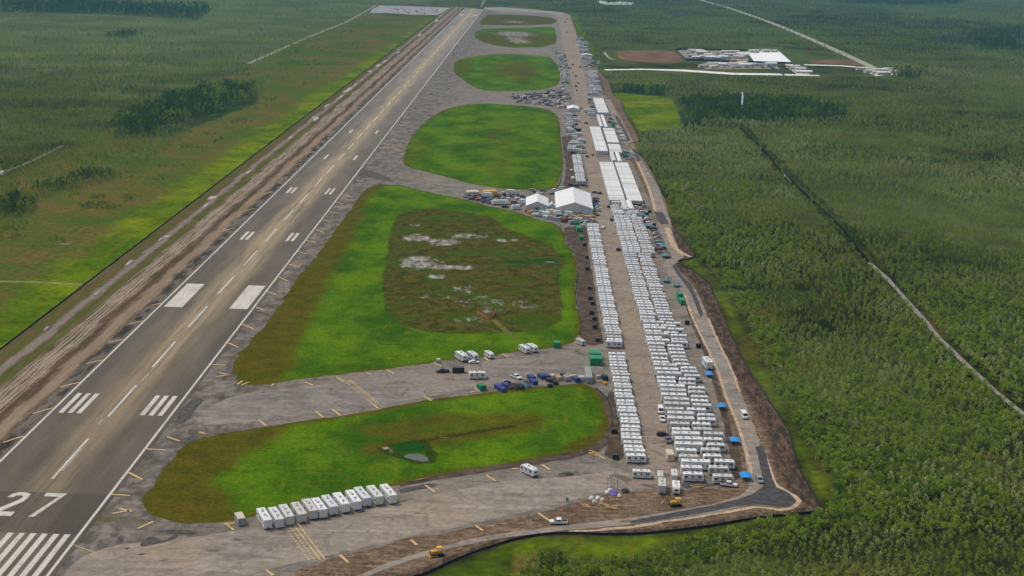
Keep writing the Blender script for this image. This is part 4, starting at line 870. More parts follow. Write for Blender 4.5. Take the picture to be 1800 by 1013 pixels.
box_thing('semi_trailer', 'long grey semi trailer beside the twin green tanks', 'trailer', 1034.5, 655, (2.6, 15, 2.6), GREYM, .02, z=2.5, lm=STRIPE)
for lb, x, y, d, rz in (('upper of the twin green tanks by the near row', 1046, 627, (5.0, 5.5, 3.0), .03), ('lower of the twin green tanks by the near row', 1047.5, 636, (5.2, 5.5, 3.0), .03), ('green bin on the edge of the large infield', 979, 607, (2.8, 3.2, 2.4), 0),
                        ('green dumpster left of the blue dumpsters', 846.5, 681, (3.6, 2.5, 2.0), AW), ('far green tank on the right soil strip', 1195, 521, (2.4, 5, 2.6), .15), ('near green tank on the right soil strip', 1198.5, 531, (2.6, 6, 2.4), .15),
                        ('green tank behind the far end of the left trailer row', 1018, 404, (3, 6, 2.6), .1), ('dark green tank below the left row end green tank', 1022, 418, (2.6, 3.5, 1.8), .1)):
    box_thing('green_tank', lb, 'tank', x, y, d, GREENM, rz, 'green steel tanks')
BL = [(876, 680, 'blue dumpster at the left end of the dumpster line', BLUED), (883, 684, 'blue dumpster closest to the camera in the dumpster line', BLUED), (889, 677, 'blue dumpster behind the brown crate', BLUED), (905, 679, 'slate blue dumpster in the dumpster line', BODYC['grey']), (915, 679.5, 'dark green dumpster in the dumpster line', flat('dark_green_paint', (.02, .07, .05), .5, .2, 1)),
      (926, 675, 'light blue dumpster in the dumpster line', flat('light_blue_paint', (.22, .38, .55), .5, .2, 1)), (934, 663, 'upper mid blue dumpster with red edge', BLUED), (938, 671, 'lower mid blue dumpster with red edge', BLUED), (952, 661, 'left blue dumpster of the middle pair', BLUED), (960, 661, 'right blue dumpster of the middle pair', BLUED)]
for x, y, lb, m in BL: box_thing('dumpster', lb, 'dumpster', x, y, (3.9, 2.0, 1.5), m, AW, 'dumpsters along the middle connector', lm=BLACK if m is not BLUED else BLUED)
for i, (x, y, m, d) in enumerate([(896, 681, BROWNM, (2, 1.6, 1)), (966, 668, BODYC['black'], (2.5, 2, 1.2)), (971, 662, CREAM, (2.2, 2, 1.4)), (976, 672, BLACK, (3, 2, 1)), (982, 664, flat('salmon_tarp', (.45, .26, .2), .8, .2, 1), (3.4, 2.4, 1.2)), (990, 661, BLACK, (2, 1.8, 1.5)), (996, 665, GREYM, (3.8, 2.1, 1.6)), (1007, 662, CREAM, (1.6, 3, 1.2)),
                                  (1014, 668, BLUED, (2.6, 2.2, 1.6)), (1022, 666, WALLW, (2.6, 2.4, 1.6)), (1063, 665, DKTEAL, (3, 2.2, 1.8)), (1064, 673, YELM, (1.6, 1.2, .8)), (1052, 662, CREAM, (1.4, 1.6, 1)), (967, 678, BLACK, (1.6, 1.6, 1.2)), (892, 673, BLACK, (2.4, 1.8, 1.2))]):
    nmc = {0: 'rust brown', 1: 'black', 2: 'cream', 3: 'flat black', 4: 'salmon pink', 5: 'small black', 6: 'grey', 7: 'narrow cream', 8: 'dark blue', 9: 'off-white', 10: 'dark green', 11: 'yellow', 12: 'tiny cream', 13: 'little black', 14: 'low black'}[i]
    box_thing('storage_crate', '%s crate in the clutter along the middle connector' % nmc, 'crate', x, y, d, m, AW+R.uniform(-.3, .3), 'crates along the middle connector', z=.8)

def canopy(label, x, y, w, L_, h, mat, rz=0.0, group=None):
    X, Y = G(x, y, h); t_ = tag(empty('shade_canopy', (X, Y), rz), label, 'canopy', group)
    b = MB(); b.prism([(-w/2, h), (0, h+.22), (w/2, h), (w/2, h-.05), (0, h+.17), (-w/2, h-.05)], -L_/2, L_/2)
    for i in range(4): b.box((0, -L_/2+L_*(i+.5)/4, h+.14), (w*.8, .05, .1))
    b.build('canopy_top', mat, t_)
    for sx in (-1, 1):
        for sy in (-1, 1):
            b = MB(); b.cyl((sx*(w/2-.1), sy*(L_/2-.1), 0), (sx*(w/2-.1), sy*(L_/2-.1), h-.04), .05, 5); b.build('leg', GREYM, t_)
for x, y, m, w, L_, lb in ((1246, 656, BLUET, 2.9, 5.0, 'bright blue canopy just below the cream fifth-wheel trailer'), (1268.5, 712.5, BLUET, 3.1, 4.8, 'bright blue canopy at the outer row, second from the cream trailer'), (1291.5, 772.5, BLUET, 3.5, 4.6, 'bright blue canopy at the outer row, third from the cream trailer'),
                           (1310.5, 835, BLUET, 3.7, 5.0, 'bright blue canopy nearest the haul road bend'), (1127.5, 377, TEAL, 4.6, 9, 'teal canopy nearest the dormitory block'), (1140, 396, TEAL, 4.6, 7, 'teal canopy second from the dormitory block'), (1158, 422, TEAL, 3.8, 8, 'teal canopy third from the dormitory block'),
                           (1164, 431, TEAL, 3.6, 10, 'teal canopy fourth from the dormitory block'), (1170, 448, TEAL, 4.8, 7, 'teal canopy above the road kink'), (1171, 491, TEAL, 3.8, 6, 'left teal canopy of the pair above the green tanks'), (1189, 499, TEAL, 3.8, 5, 'right teal canopy of the pair above the green tanks')):
    canopy(lb, x, y, w, L_, 1.5, m, .03, 'blue and teal canopies beside the haul road')

# earth-moving machines
def dozer(label, x, y, rz, kind='dozer'):
    X, Y = G(x, y, .5); t_ = tag(empty('bulldozer' if kind == 'dozer' else 'excavator', (X, Y), rz), label, 'bulldozer' if kind == 'dozer' else 'excavator')
    for s_ in (-1, 1):
        b = MB(); b.prism([(-1.9, .12), (-1.5, 0), (1.5, 0), (1.9, .15), (2.0, .55), (1.6, .95), (-1.6, .95), (-2.0, .55)], s_*1.05-.28, s_*1.05+.28)
        for i in range(9): b.box((-1.5+i*.375, s_*1.05, .98), (.1, .6, .06))
        b.build('track', BLACK, t_)
    b = MB(); b.box((.6, 0, 1.25), (2.2, 1.35, .95), 0, 0, .1); b.box((-.9, 0, 1.1), (1.3, 1.3, .8), 0, 0, .06); b.cyl((.9, .35, 1.7), (.9, .35, 2.3), .06, 6); b.build('body', YELM, t_)
    b = MB()
    for sx in (-1.4, -.2):
        for sy in (-.6, .6): b.cyl((sx, sy, 1.4), (sx, sy, 2.55), .05, 5)
    cb = b.build('cab', BLACK, t_)
    b = MB(); b.box((-.8, 0, 2.62), (1.7, 1.6, .14), 0, 0, .05); b.build('roof', YELM, cb)
    if kind == 'dozer':
        b = MB(); b.prism([(2.35, .05), (2.55, .05), (2.45, .6), (2.6, 1.15), (2.4, 1.15), (2.25, .6)], -1.7, 1.7); b.build('blade', YELM, t_)
        for s_ in (-1, 1):
            b = MB(); b.box((1.3, s_*1.45, .5), (2.2, .14, .2)); b.build('push_arm', YELM, t_)
    else:
        b = MB(); b.cyl((1.2, 0, 1.4), (3.0, 0, 3.5), .16, 6); b.cyl((3.0, 0, 3.5), (4.3, 0, 1.5), .12, 6); b.build('arm', YELM, t_)
        b = MB(); b.prism([(4.0, 1.6), (4.6, 1.5), (4.7, .9), (4.2, .7), (3.9, 1.0)], -.35, .35); b.build('bucket', GREYM, t_)
dozer('yellow bulldozer working by the silt fence at the bottom of the photo', 768, 974, PI+.35)
dozer('orange-yellow excavator on the soil between asphalt tongue and trailers', 1187, 887, PI+.2, 'exc')
def lumber(label, x, y, n, L_, rz, m=TIMBER, cat='timber pile', name='timber_pile', sp=.9):
    X, Y = G(x, y, .1); b = MB()
    for i in range(n): 
        a = rz+R.uniform(-.35, .35); b.box((R.uniform(-sp, sp), R.uniform(-sp*1.3, sp*1.3), .15+.12*(i % 3)), (L_*R.uniform(.6, 1), .22, .12), 0, a)
    o = b.build(name, m); o.location = (X, Y, .1); tag(o, label, cat); return o
lumber('loose timber lying beside the pale grey cargo box', 406, 923, 7, 2.6, -1.0); lumber('timber heap left of the white sacks', 1030, 891, 8, 3.2, -.9); lumber('timber heap below the white sacks', 1061, 889, 9, 4.5, -.6); lumber('splintered timber right of the sacks', 1075, 893, 8, 3, .2)
lumber('timber heap beside the purple tarpaulin', 1079, 880, 6, 2.6, .3); lumber('timber heap on the grass verge below the trailer corner', 1226, 857, 8, 4, .1); lumber('yellow planks beside the near pond bank', 1046, 798, 9, 4.5, -.8, sp=1.4); lumber('small plank heap beside the semi trailer', 1056, 671, 6, 3, .8)
lumber('orange survey stakes heaped in the middle connector', 790, 666, 9, 1.6, .6, ORANGE, 'stake pile', 'stake_pile', 1.6)
def heap(name, label, cat, x, y, sx, sy, h, mat, group=None):
    X, Y = G(x, y, .2); vs = []; fs = []; n = 12; sd = R.random()*50
    for j in range(5):
        t_ = j/4
        for i in range(n):
            a = 2*PI*i/n; q_ = 1+.3*mnoise.noise(Vector((math.cos(a)*1.3, math.sin(a)*1.3, sd+t_)))
            vs.append((sx*math.cos(a)*math.cos(t_*PI/2)*q_, sy*math.sin(a)*math.cos(t_*PI/2)*q_, h*math.sin(t_*PI/2)*(1+.35*mnoise.noise(Vector((math.cos(a)*2, math.sin(a)*2, sd+3))))))
    for j in range(4): fs += [(j*n+i, j*n+(i+1) % n, (j+1)*n+(i+1) % n, (j+1)*n+i) for i in range(n)]
    b = MB(); b.add(vs, fs); o = b.build(name, mat); o.location = (X, Y, .1); tag(o, label, cat, group); return o
PURP = flat('purple_tarpaulin', (.10, .07, .28), .6, .2, .6)
for i, (x, y) in enumerate([(1040, 876), (1051, 876), (1059, 879), (1045, 882), (1067, 866), (1072, 862), (1089, 872)]):
    heap('bulk_sack', ['leftmost', 'second', 'third from left', 'lowest', 'upper left', 'topmost', 'rightmost'][i]+' white bulk sack in the debris at the apron edge', 'sack', x, y, .8, 1.0, .9, WHITE, 'white bulk sacks in the apron debris')
heap('tarpaulin', 'crumpled purple tarpaulin among the white sacks', 'tarpaulin', 1079, 867, 1.6, 2.2, .5, PURP); heap('tarpaulin', 'black tarpaulin heap right of the purple one', 'tarpaulin', 1099, 863, 1.4, 2.0, .7, BLACK)
heap('tarpaulin', 'black tarpaulin laid flat on the near apron', 'tarpaulin', 1000, 833.5, 1.5, 1.8, .12, BLACK); heap('tarpaulin', 'grey-green tarpaulin on the apron above the pickup', 'tarpaulin', 997, 878, .5, 2.0, .3, DKTEAL)
for i, (x, y) in enumerate([(1068, 858), (1074, 856), (1079, 860), (1085, 861), (1020, 812), (1043, 813)]):
    X, Y = G(x, y); t_ = tag(empty('light_mast', (X, Y)), ['first', 'second', 'third', 'fourth', 'left lone', 'right lone'][i]+(' slim dark mast behind the apron debris' if i < 4 else ' slim dark mast near the yellow planks'), 'mast')
    b = MB(); b.cyl((0, 0, .3), (0, 0, 3.4), .07, 5); b.build('pole', BLACK, t_); b = MB(); b.box((0, 0, .2), (1.0, .5, .35)); b.build('base', GREYM, t_); b = MB(); b.box((0, 0, 3.45), (.7, .15, .3)); b.build('lamp_head', GREYM, t_)
# rubble heaps of broken concrete along the left silt fence
RUB = flat('broken_concrete', (.42, .38, .37), .95, .25, .9)
for i, (x, y, sx, sy) in enumerate([(172, 516, 1.6, 9), (228, 462, 2.0, 14), (283, 421, 1.6, 10), (362, 362, 2.2, 16), (437, 303, 2, 18), (511, 242, 2.5, 20), (556, 209, 4, 26), (575, 186, 3, 30), (600, 170, 2.6, 30), (625, 149, 3.4, 34), (677, 108, 4, 40), (700, 92, 3, 44), (738, 62, 5, 60), (768, 37, 5, 70), (82, 578, 1.4, 6)]):
    o = heap('rubble_heap', 'pale heap of broken concrete, %s along the left silt fence' % ordn(i+1), 'rubble heap', x, y, sx*.55, sy*.5, .9, RUB, 'concrete heaps along the left silt fence'); o.rotation_euler[2] = 0
# silt fences: black cloth walls
M_SILT = flat('black_silt_cloth', (.014, .012, .011), .9, .3, 2)
def silt(name, label, cl, h, step):
    c = smooth(cl, False, step, .15, 6); b = MB(); n = len(c)
    for i in range(n):
        a = c[max(i-1, 0)]; e = c[min(i+1, n-1)]; d = Vector((e[0]-a[0], e[1]-a[1])).normalized()*.08; hh = h*(1+.12*mnoise.noise(Vector((i*.7, 0, 0))))
        x, y = c[i]; b.v += [(x-d.y, y+d.x, .02), (x-d.y, y+d.x, hh), (x+d.y, y-d.x, hh), (x+d.y, y-d.x, .02)]
    for i in range(n-1):
        for j in range(3): b.f.append((4*i+j, 4*i+j+1, 4*i+j+5, 4*i+j+4)); b.mi.append(0)
    return tag(b.build(name, M_SILT), label, 'fence')
silt('silt_fence', 'long straight black silt fence left of the runway', SILT, .8, 5); silt('silt_fence', 'winding black silt fence between haul road and swamp', EDGE_R[:-6], .8, 3)
silt('silt_fence', 'thin dark fence along the right side of the large infield', GP([(985, 397), (994, 424), (1011, 450), (1015, 480), (1012, 510), (1015, 540), (1021, 570), (1019, 592)]), .5, 3)
silt('silt_fence', 'thin dark fence along the right side of the third infield', GP([(981, 208), (986, 255), (990, 290), (984, 322), (975, 333)]), .6, 6)
silt('silt_fence', 'dark fence curving round the right end of the near infield', GP([(1046, 683), (1066, 700), (1075, 730), (1075, 752)]), .5, 3)
t_ = silt('netting_fence', 'short orange netting fence standing in the dry pond bed', GP([(838, 550), (850, 557), (862, 561), (868, 556), (871, 546)]), 1.1, 1.0); t_.data.materials[0] = ORANGE

# clutter zones: each small item is a thing
ORD = {}
def scatter(poly, n, items, where, group, sep=3.4, hd=(0.0, PI/2), z=0.0):
    A = np.array(poly); x0, y0 = A.min(0); x1, y1 = A.max(0); pts = []
    for _ in range(n*60):
        if len(pts) >= n: break
        x, y = R.uniform(x0, x1), R.uniform(y0, y1)
        if not inside(np.array([x]), np.array([y]), poly)[0] or any(abs(x-a) < sep and abs(y-b) < sep*1.25 for a, b in pts): continue
        pts.append((x, y))
    pts.sort()
    for i, (x, y) in enumerate(pts):
        kd, co = R.choice(items); rz = R.choice(hd)+R.uniform(-.15, .15)
        if kd == 'trailer': o = spawn(co, True); nm = KW[co]; c = 'trailer'
        elif kd == 'crate':
            o = crate_low(co); nm = co.replace('_', ' ')+' container'; c = 'container'
        else: o = low_vehicle(kd, co); nm = co+' '+kd.replace('_', ' '); c = {'pickup': 'pickup truck', 'suv': 'car', 'sedan': 'car', 'box_truck': 'truck', 'van': 'van'}[kd]
        if kd == 'crate': o.scale = (R.uniform(.55, 1.1), R.uniform(.7, 1.1), R.uniform(.5, 1.0))
        put(o, x, y, rz, '%s, %s from left, %s' % (nm, ordn(i+1), where), c, group)
CL = {}
CM = {'teal': flat('faded_teal', (.12, .20, .20), .6, .3, 1), 'green': GREENM, 'yellow': YELM, 'rusty': BROWNM, 'cream': CREAM, 'white': WALLW, 'dark_blue': BLUED, 'grey': GREYM, 'black': BLACK, 'orange': TIMBER}
def crate_low(co):
    if co not in CL:
        b = MB(); b.box((0, 0, 1.3), (5.0, 2.3, 2.2), 0, 0, .06)
        for i in range(8):
            for s_ in (-1, 1): b.box((-2.3+i*.657, s_*1.17, 1.3), (.12, .08, 2.0))
        b.box((0, 0, 2.44), (4.6, 1.9, .08)); b.box((0, 0, .12), (4.4, 1.8, .22), 1); CL[co] = b.mesh('container_low', [CM[co], BLACK])
    o = bpy.data.objects.new('container', CL[co]); COL.objects.link(o); return o
cars = [('suv', 'white'), ('suv', 'black'), ('sedan', 'black'), ('pickup', 'grey'), ('sedan', 'grey'), ('suv', 'blue'), ('sedan', 'silver'), ('pickup', 'white'), ('suv', 'black'), ('sedan', 'grey'), ('pickup', 'black'), ('suv', 'silver'), ('sedan', 'blue'), ('pickup', 'silver'), ('suv', 'red'), ('box_truck', 'white'), ('van', 'white'), ('suv', 'grey')]
scatter(GP([(900, 166), (930, 165), (978, 158), (990, 152), (1000, 170), (1003, 188), (985, 192), (955, 187), (925, 184), (902, 181)]), 105, cars+[('trailer', 'mid')], 'crowded parking field', 'vehicles in the crowded parking field', 3.6, (0.0, PI/2, .5))
scatter(GP([(817, 341), (835, 336), (880, 340), (924, 344), (922, 366), (905, 371), (880, 363), (850, 356), (820, 350)]), 46, cars+[('crate', 'grey'), ('crate', 'rusty'), ('crate', 'dark_blue'), ('box_truck', 'white'), ('crate', 'black'), ('crate', 'cream')], 'equipment yard left of marquees', 'items of the equipment yard', 3.8, (0, .4, PI/2))
scatter(GP([(922, 372), (940, 372), (975, 377), (1010, 380), (1040, 380), (1046, 390), (1036, 393), (1000, 392), (975, 388), (945, 383)]), 44, [('crate', 'orange'), ('crate', 'yellow'), ('crate', 'teal'), ('crate', 'grey'), ('box_truck', 'white'), ('crate', 'white'), ('pickup', 'silver'), ('crate', 'orange'), ('crate', 'rusty'), ('suv', 'grey'), ('crate', 'black')], 'materials strip in front of marquees', 'items of the materials strip', 2.9, (0, .5, -.5))
scatter(GP([(930, 335), (975, 336), (1000, 328), (1030, 318), (1034, 326), (1010, 333), (972, 345), (950, 343)]), 18, cars+[('crate', 'white')], 'lane behind the marquees', 'vehicles behind the marquees', 3.4)
scatter(GP([(1044, 340), (1047, 340), (1052, 385), (1046, 385)]), 9, cars, 'lane right of largest marquee', 'vehicles beside the largest marquee', 2.2, (0,))
scatter(GP([(994, 202), (1012, 200), (1022, 250), (1004, 252)]), 34, [('trailer', 'plain'), ('crate', 'grey'), ('crate', 'teal'), ('suv', 'black'), ('box_truck', 'white'), ('crate', 'rusty'), ('trailer', 'mid'), ('crate', 'cream'), ('crate', 'black'), ('crate', 'white')], 'strip beside third infield', 'items of the service strip', 4.6, (0,))
scatter(GP([(1002, 252), (1024, 250), (1030, 272), (1006, 272)]), 16, [('trailer', 'mid'), ('trailer', 'plain'), ('suv', 'black')], 'cluster above short left trailer row', 'trailers of the far left cluster', 4.5, (0,))
ys_ = ramp(G(1022, 318, 3)[1], G(1018, 272, 3)[1], 4.2)
for i, y_ in enumerate(ys_): put(spawn(R.choice(['mid', 'plain']), True), 191.8+R.uniform(-.4, .4), y_, R.uniform(-.04, .04), 'white trailer, %s from near end, row beside third infield' % ordn(i+1), None, 'trailers beside the third infield')
scatter(GP([(1004, 300), (1008, 300), (1012, 325), (1005, 325)]), 3, [('crate', 'cream'), ('crate', 'white')], 'dirt beside third infield', 'containers on the dirt beside the third infield', 3, (PI/2,))
scatter(GP([(976, 94), (994, 92), (1000, 120), (1002, 150), (988, 152), (986, 130), (978, 104)]), 42, [('crate', 'teal'), ('crate', 'white'), ('suv', 'black'), ('box_truck', 'white'), ('crate', 'green'), ('trailer', 'plain'), ('crate', 'grey')], 'stores left of far taxiway', 'items left of the far taxiway', 6, (0, .5))
scatter(GP([(1013, 70), (1022, 66), (1034, 84), (1036, 94), (1022, 94)]), 40, [('trailer', 'long'), ('trailer', 'plain'), ('box_truck', 'white'), ('crate', 'white'), ('suv', 'black'), ('crate', 'dark_blue')], 'farthest fleet right of taxiway', 'items of the farthest fleet', 7.5, (0, .3))
scatter(GP([(1022, 98), (1044, 98), (1054, 112), (1054, 120), (1030, 118)]), 40, [('trailer', 'plain'), ('crate', 'teal'), ('box_truck', 'white'), ('crate', 'green'), ('crate', 'white'), ('suv', 'black'), ('crate', 'rusty')], 'stores at white road mouth', 'items at the mouth of the white road', 6.5, (0, .8))
scatter(GP([(1036, 128), (1044, 126), (1053, 166), (1036, 168)]), 34, [('trailer', 'long'), ('trailer', 'plain'), ('trailer', 'long'), ('box_truck', 'white'), ('crate', 'white')], 'cluster beyond farthest dormitory block', 'trailers beyond the farthest dormitory block', 5.6, (0,))
scatter(GP([(1035, 172), (1041, 172), (1046, 196), (1037, 197)]), 12, cars, 'lane left of farthest dormitory block', 'vehicles left of the farthest dormitory block', 4, (0,))
scatter(GP([(1030, 195), (1047, 194), (1050, 202), (1034, 204)]), 8, [('crate', 'white'), ('trailer', 'plain')], 'gap below farthest dormitory block', 'items below the farthest dormitory block', 5, (0,))
scatter(GP([(1067, 200), (1078, 205), (1084, 225), (1074, 225)]), 9, [('crate', 'teal'), ('suv', 'black'), ('crate', 'green'), ('crate', 'white')], 'nook right of upper walkways', 'items right of the upper walkways', 4, (0,))
scatter(GP([(1084, 226), (1090, 226), (1100, 250), (1094, 250)]), 12, [('crate', 'white'), ('van', 'white')], 'verge right of middle dormitory block', 'items right of the middle dormitory block', 3.2, (0,))
scatter(GP([(1094, 268), (1112, 268), (1114, 284), (1098, 282)]), 9, [('crate', 'teal'), ('crate', 'green'), ('crate', 'grey'), ('suv', 'white')], 'yard between dormitories and haul road', 'items between dormitory blocks and haul road', 4.5, (0,))
scatter(GP([(1112, 356), (1130, 358), (1146, 400), (1124, 398)]), 22, [('crate', 'teal'), ('suv', 'white'), ('crate', 'rusty'), ('crate', 'grey'), ('suv', 'red'), ('crate', 'black'), ('crate', 'green')], 'service yard right of dormitory corner', 'items of the service yard', 4.2, (0, .6))
scatter(GP([(1142, 402), (1150, 402), (1168, 450), (1160, 452)]), 12, [('crate', 'teal'), ('crate', 'rusty'), ('suv', 'silver'), ('crate', 'black')], 'verge by the road kink', 'items right of the outer row', 3.4, (0, .6))
scatter(GP([(1077, 357), (1090, 358), (1104, 378), (1101, 386), (1081, 386)]), 24, [('trailer', 'plain'), ('crate', 'white'), ('crate', 'grey')], 'cabins below large dormitory block', 'cabins in front of the large dormitory block', 3.4, (0,))
scatter(GP([(1102, 370), (1112, 370), (1118, 388), (1108, 388)]), 10, [('trailer', 'plain')], 'cluster ending the outer row', 'trailers at the end of the outer row', 3.6, (0,))
scatter(GP([(990, 386), (1042, 392), (1050, 398), (1030, 402), (1000, 396)]), 12, [('crate', 'green'), ('crate', 'rusty'), ('suv', 'silver'), ('pickup', 'white'), ('crate', 'grey')], 'ground ending the left row', 'items at the far end of the left row', 3.2, (0, .5))
scatter(GP([(1232, 112.5), (1340, 112.5), (1366, 120), (1244, 121)]), 34, [('crate', 'black'), ('crate', 'white'), ('trailer', 'plain'), ('box_truck', 'white'), ('crate', 'cream'), ('suv', 'black')], 'front lot of far works yard', 'items in the front lot of the far yard', 8, (0, .5))
scatter(GP([(1206, 92), (1306, 92), (1312, 106), (1222, 106)]), 30, [('crate', 'black'), ('crate', 'white'), ('crate', 'rusty'), ('crate', 'cream'), ('suv', 'black'), ('crate', 'grey')], 'main lot of far works yard', 'items in the main lot of the far yard', 12, (0, .5))
scatter(GP([(665, 14), (760, 16), (800, 24), (770, 27), (690, 23)]), 26, [('crate', 'cream'), ('crate', 'white'), ('crate', 'dark_blue')], 'quarry at far runway end', 'items of the far quarry lot', 16, (0, .5))
X, Y = G(861, 344); o = put(crate_low('yellow'), X, Y, .3, 'large yellow container stack in the equipment yard', 'container'); o.scale = (1.9, 2.6, 1.5)
X, Y = G(831, 343); o = put(crate_low('cream'), X, Y, .2, 'wide cream container at the left end of the equipment yard', 'container'); o.scale = (1.7, 3.0, 1.2)
sheet('quarry_floor', smooth(GP([(650, 23), (668, 10), (720, 11), (790, 14), (812, 18), (800, 27), (720, 26), (680, 23)]), True, 30, 2, 4), .05, pave_material('pale_quarry_floor', (.20, .19, .19), (.36, .34, .33), (.28, .26, .30), 9))
for p_ in PROTO:
    for c in KIDS.get(p_.name, []):
        for d in KIDS.get(c.name, []): bpy.data.objects.remove(d)
        bpy.data.objects.remove(c)
    bpy.data.objects.remove(p_)

# ------------------------------------------------------------------ trees
def leaf_material():
    g = NG('swamp_foliage', .9, .05)
    a = g.attr('tint', 'INSTANCER'); n = g.noise(.35, 2)
    cr = g.n('ShaderNodeValToRGB'); g.L(a, cr.inputs[0]); el = cr.color_ramp.elements
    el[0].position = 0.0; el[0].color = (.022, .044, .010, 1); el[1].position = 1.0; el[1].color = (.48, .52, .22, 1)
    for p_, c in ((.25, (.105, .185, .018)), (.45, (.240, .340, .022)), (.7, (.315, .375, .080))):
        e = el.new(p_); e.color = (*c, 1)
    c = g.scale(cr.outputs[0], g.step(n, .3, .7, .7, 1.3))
    g.L(c, g.b.inputs['Base Color'])
    tr = g.n('ShaderNodeBsdfTranslucent'); g.L(c, tr.inputs[0]); ms = g.n('ShaderNodeMixShader'); ms.inputs[0].default_value = .35
    g.t.links.new(g.b.outputs[0], ms.inputs[1]); g.t.links.new(tr.outputs[0], ms.inputs[2])
    g.t.links.new(ms.outputs[0], g.t.nodes['Material Output'].inputs[0])
    return g.m
M_LEAF = leaf_material(); M_BARK = flat('grey_bark', (.15, .13, .11), .95, .25, .4)
def crown_mb(rs, kind, n, ls, b=None):
    "leaf clumps on short branches spread through the crown; unit: metres"
    b = b or MB()
    H, Rr = {'cypress': (4.6, 1.35), 'bush': (3.2, 1.7), 'thin': (4.2, .95), 'tall': (7.5, 2.3)}[kind]; z0 = {'cypress': 1.0, 'bush': .3, 'thin': 1.2, 'tall': 1.6}[kind]
    clumps = []
    for _ in range(max(6, n//9)):
        t_ = rs.random(); a = rs.uniform(0, 2*PI)
        env = {'cypress': (1-t_)**.6, 'bush': math.sqrt(max(0, 1-(2*t_-.9)**2*.8)), 'thin': (1-t_)**.5, 'tall': math.sin(PI*min(1, .25+t_*.75))**.7}[kind]
        r_ = Rr*env*math.sqrt(rs.random())*rs.uniform(.7, 1.15); clumps.append((r_*math.cos(a), r_*math.sin(a), z0+(H-z0)*t_))
    for i in range(n):
        cx, cy, cz = clumps[i % len(clumps)]; s_ = ls*rs.uniform(.6, 1.3); sp = ls*1.1
        p = Vector((cx+rs.gauss(0, sp*.5), cy+rs.gauss(0, sp*.5), cz+rs.gauss(0, sp*.4)))
        u = Vector((rs.gauss(0, 1), rs.gauss(0, 1), rs.gauss(0, .6))).normalized(); w = u.orthogonal().normalized(); w = (w*math.cos(i)+u.cross(w)*math.sin(i))
        b.add([p-u*s_*.5, p+w*s_*.42, p+u*s_*.5, p-w*s_*.42], [(0, 1, 2, 3)])
    return b, clumps, H
def trunk_mb(b, clumps, H, mi, k=4):
    b.cyl((0, 0, -.1), (.05, .03, H*.55), .11, 5, mi, .05); b.cyl((.05, .03, H*.55), (0, 0, H*.95), .05, 4, mi, .015)
    for c in clumps[:k]: b.cyl((.03, .02, c[2]*.6), c, .04, 3, mi, .012)
PROTOT = []
for i, (kd, n, ls) in enumerate([('cypress', 120, .42), ('thin', 76, .38), ('bush', 150, .46), ('tall', 170, .62), ('cypress', 104, .45)]):
    rs = random.Random(90+i); b, cl, H = crown_mb(rs, kd, n, ls); trunk_mb(b, cl, H, 1, 2)
    o = bpy.data.objects.new('tree_source', b.mesh('tree_source', [M_LEAF, M_BARK])); PROTOT.append(o)
CT = bpy.data.collections.new('tree_sources')
for i, o in enumerate(PROTOT): o.name = 'tree_source_%d' % i; CT.objects.link(o)

def forest_gn(name, pts, sc, rot, tint, kind_i, label):
    me = bpy.data.meshes.new(name); me.vertices.add(len(pts)); me.vertices.foreach_set('co', np.asarray(pts, np.float32).ravel())
    set_attrs(me, {'sc': sc, 'rot': rot, 'tint': tint})
    a = me.attributes.new('kind_index', 'INT', 'POINT'); a.data.foreach_set('value', np.asarray(kind_i, np.int32))
    o = link(name, me); tag(o, label, None, None, 'stuff')
    ng = bpy.data.node_groups.new(name, 'GeometryNodeTree'); ng.interface.new_socket('Geometry', in_out='INPUT', socket_type='NodeSocketGeometry'); ng.interface.new_socket('Geometry', in_out='OUTPUT', socket_type='NodeSocketGeometry')
    N, L = ng.nodes, ng.links; gi = N.new('NodeGroupInput'); go = N.new('NodeGroupOutput'); ip = N.new('GeometryNodeInstanceOnPoints'); ci = N.new('GeometryNodeCollectionInfo'); ci.inputs['Collection'].default_value = CT; ci.inputs['Separate Children'].default_value = True; ci.inputs['Reset Children'].default_value = True
    def at(nm, ty='FLOAT'):
        k = N.new('GeometryNodeInputNamedAttribute'); k.data_type = ty; k.inputs['Name'].default_value = nm; return k.outputs[0]
    cx = N.new('ShaderNodeCombineXYZ'); L.new(at('rot'), cx.inputs[2])
    mp = N.new('GeometryNodeMeshToPoints'); L.new(gi.outputs[0], mp.inputs[0]); L.new(mp.outputs[0], ip.inputs['Points'])
    L.new(ci.outputs[0], ip.inputs['Instance']); ip.inputs['Pick Instance'].default_value = True; L.new(at('kind_index', 'INT'), ip.inputs['Instance Index'])
    L.new(cx.outputs[0], ip.inputs['Rotation']); L.new(at('sc'), ip.inputs['Scale']); L.new(ip.outputs[0], go.inputs[0])
    md = o.modifiers.new('trees', 'NODES'); md.node_group = ng
    return o
def vnoise(x, y, s, seed):
    "cheap smooth noise on a hashed lattice, 0..1"
    x = np.asarray(x)/s; y = np.asarray(y)/s; xi = np.floor(x).astype(np.int64); yi = np.floor(y).astype(np.int64); fx = x-xi; fy = y-yi; fx = fx*fx*(3-2*fx); fy = fy*fy*(3-2*fy)
    def h(a, b): 
        v = np.sin(a*127.1+b*311.7+seed*74.7)*43758.5453; return v-np.floor(v)
    return (h(xi, yi)*(1-fx)+h(xi+1, yi)*fx)*(1-fy)+(h(xi, yi+1)*(1-fx)+h(xi+1, yi+1)*fx)*fy
def toview(x, y):
    d = np.stack([x-CAMP[0], y-CAMP[1], np.full_like(x, -CAMP[2])], 1); zz = d@_f
    return 900+FPX*(d@_r)/zz, 506.5-FPX*(d@_u)/zz, zz
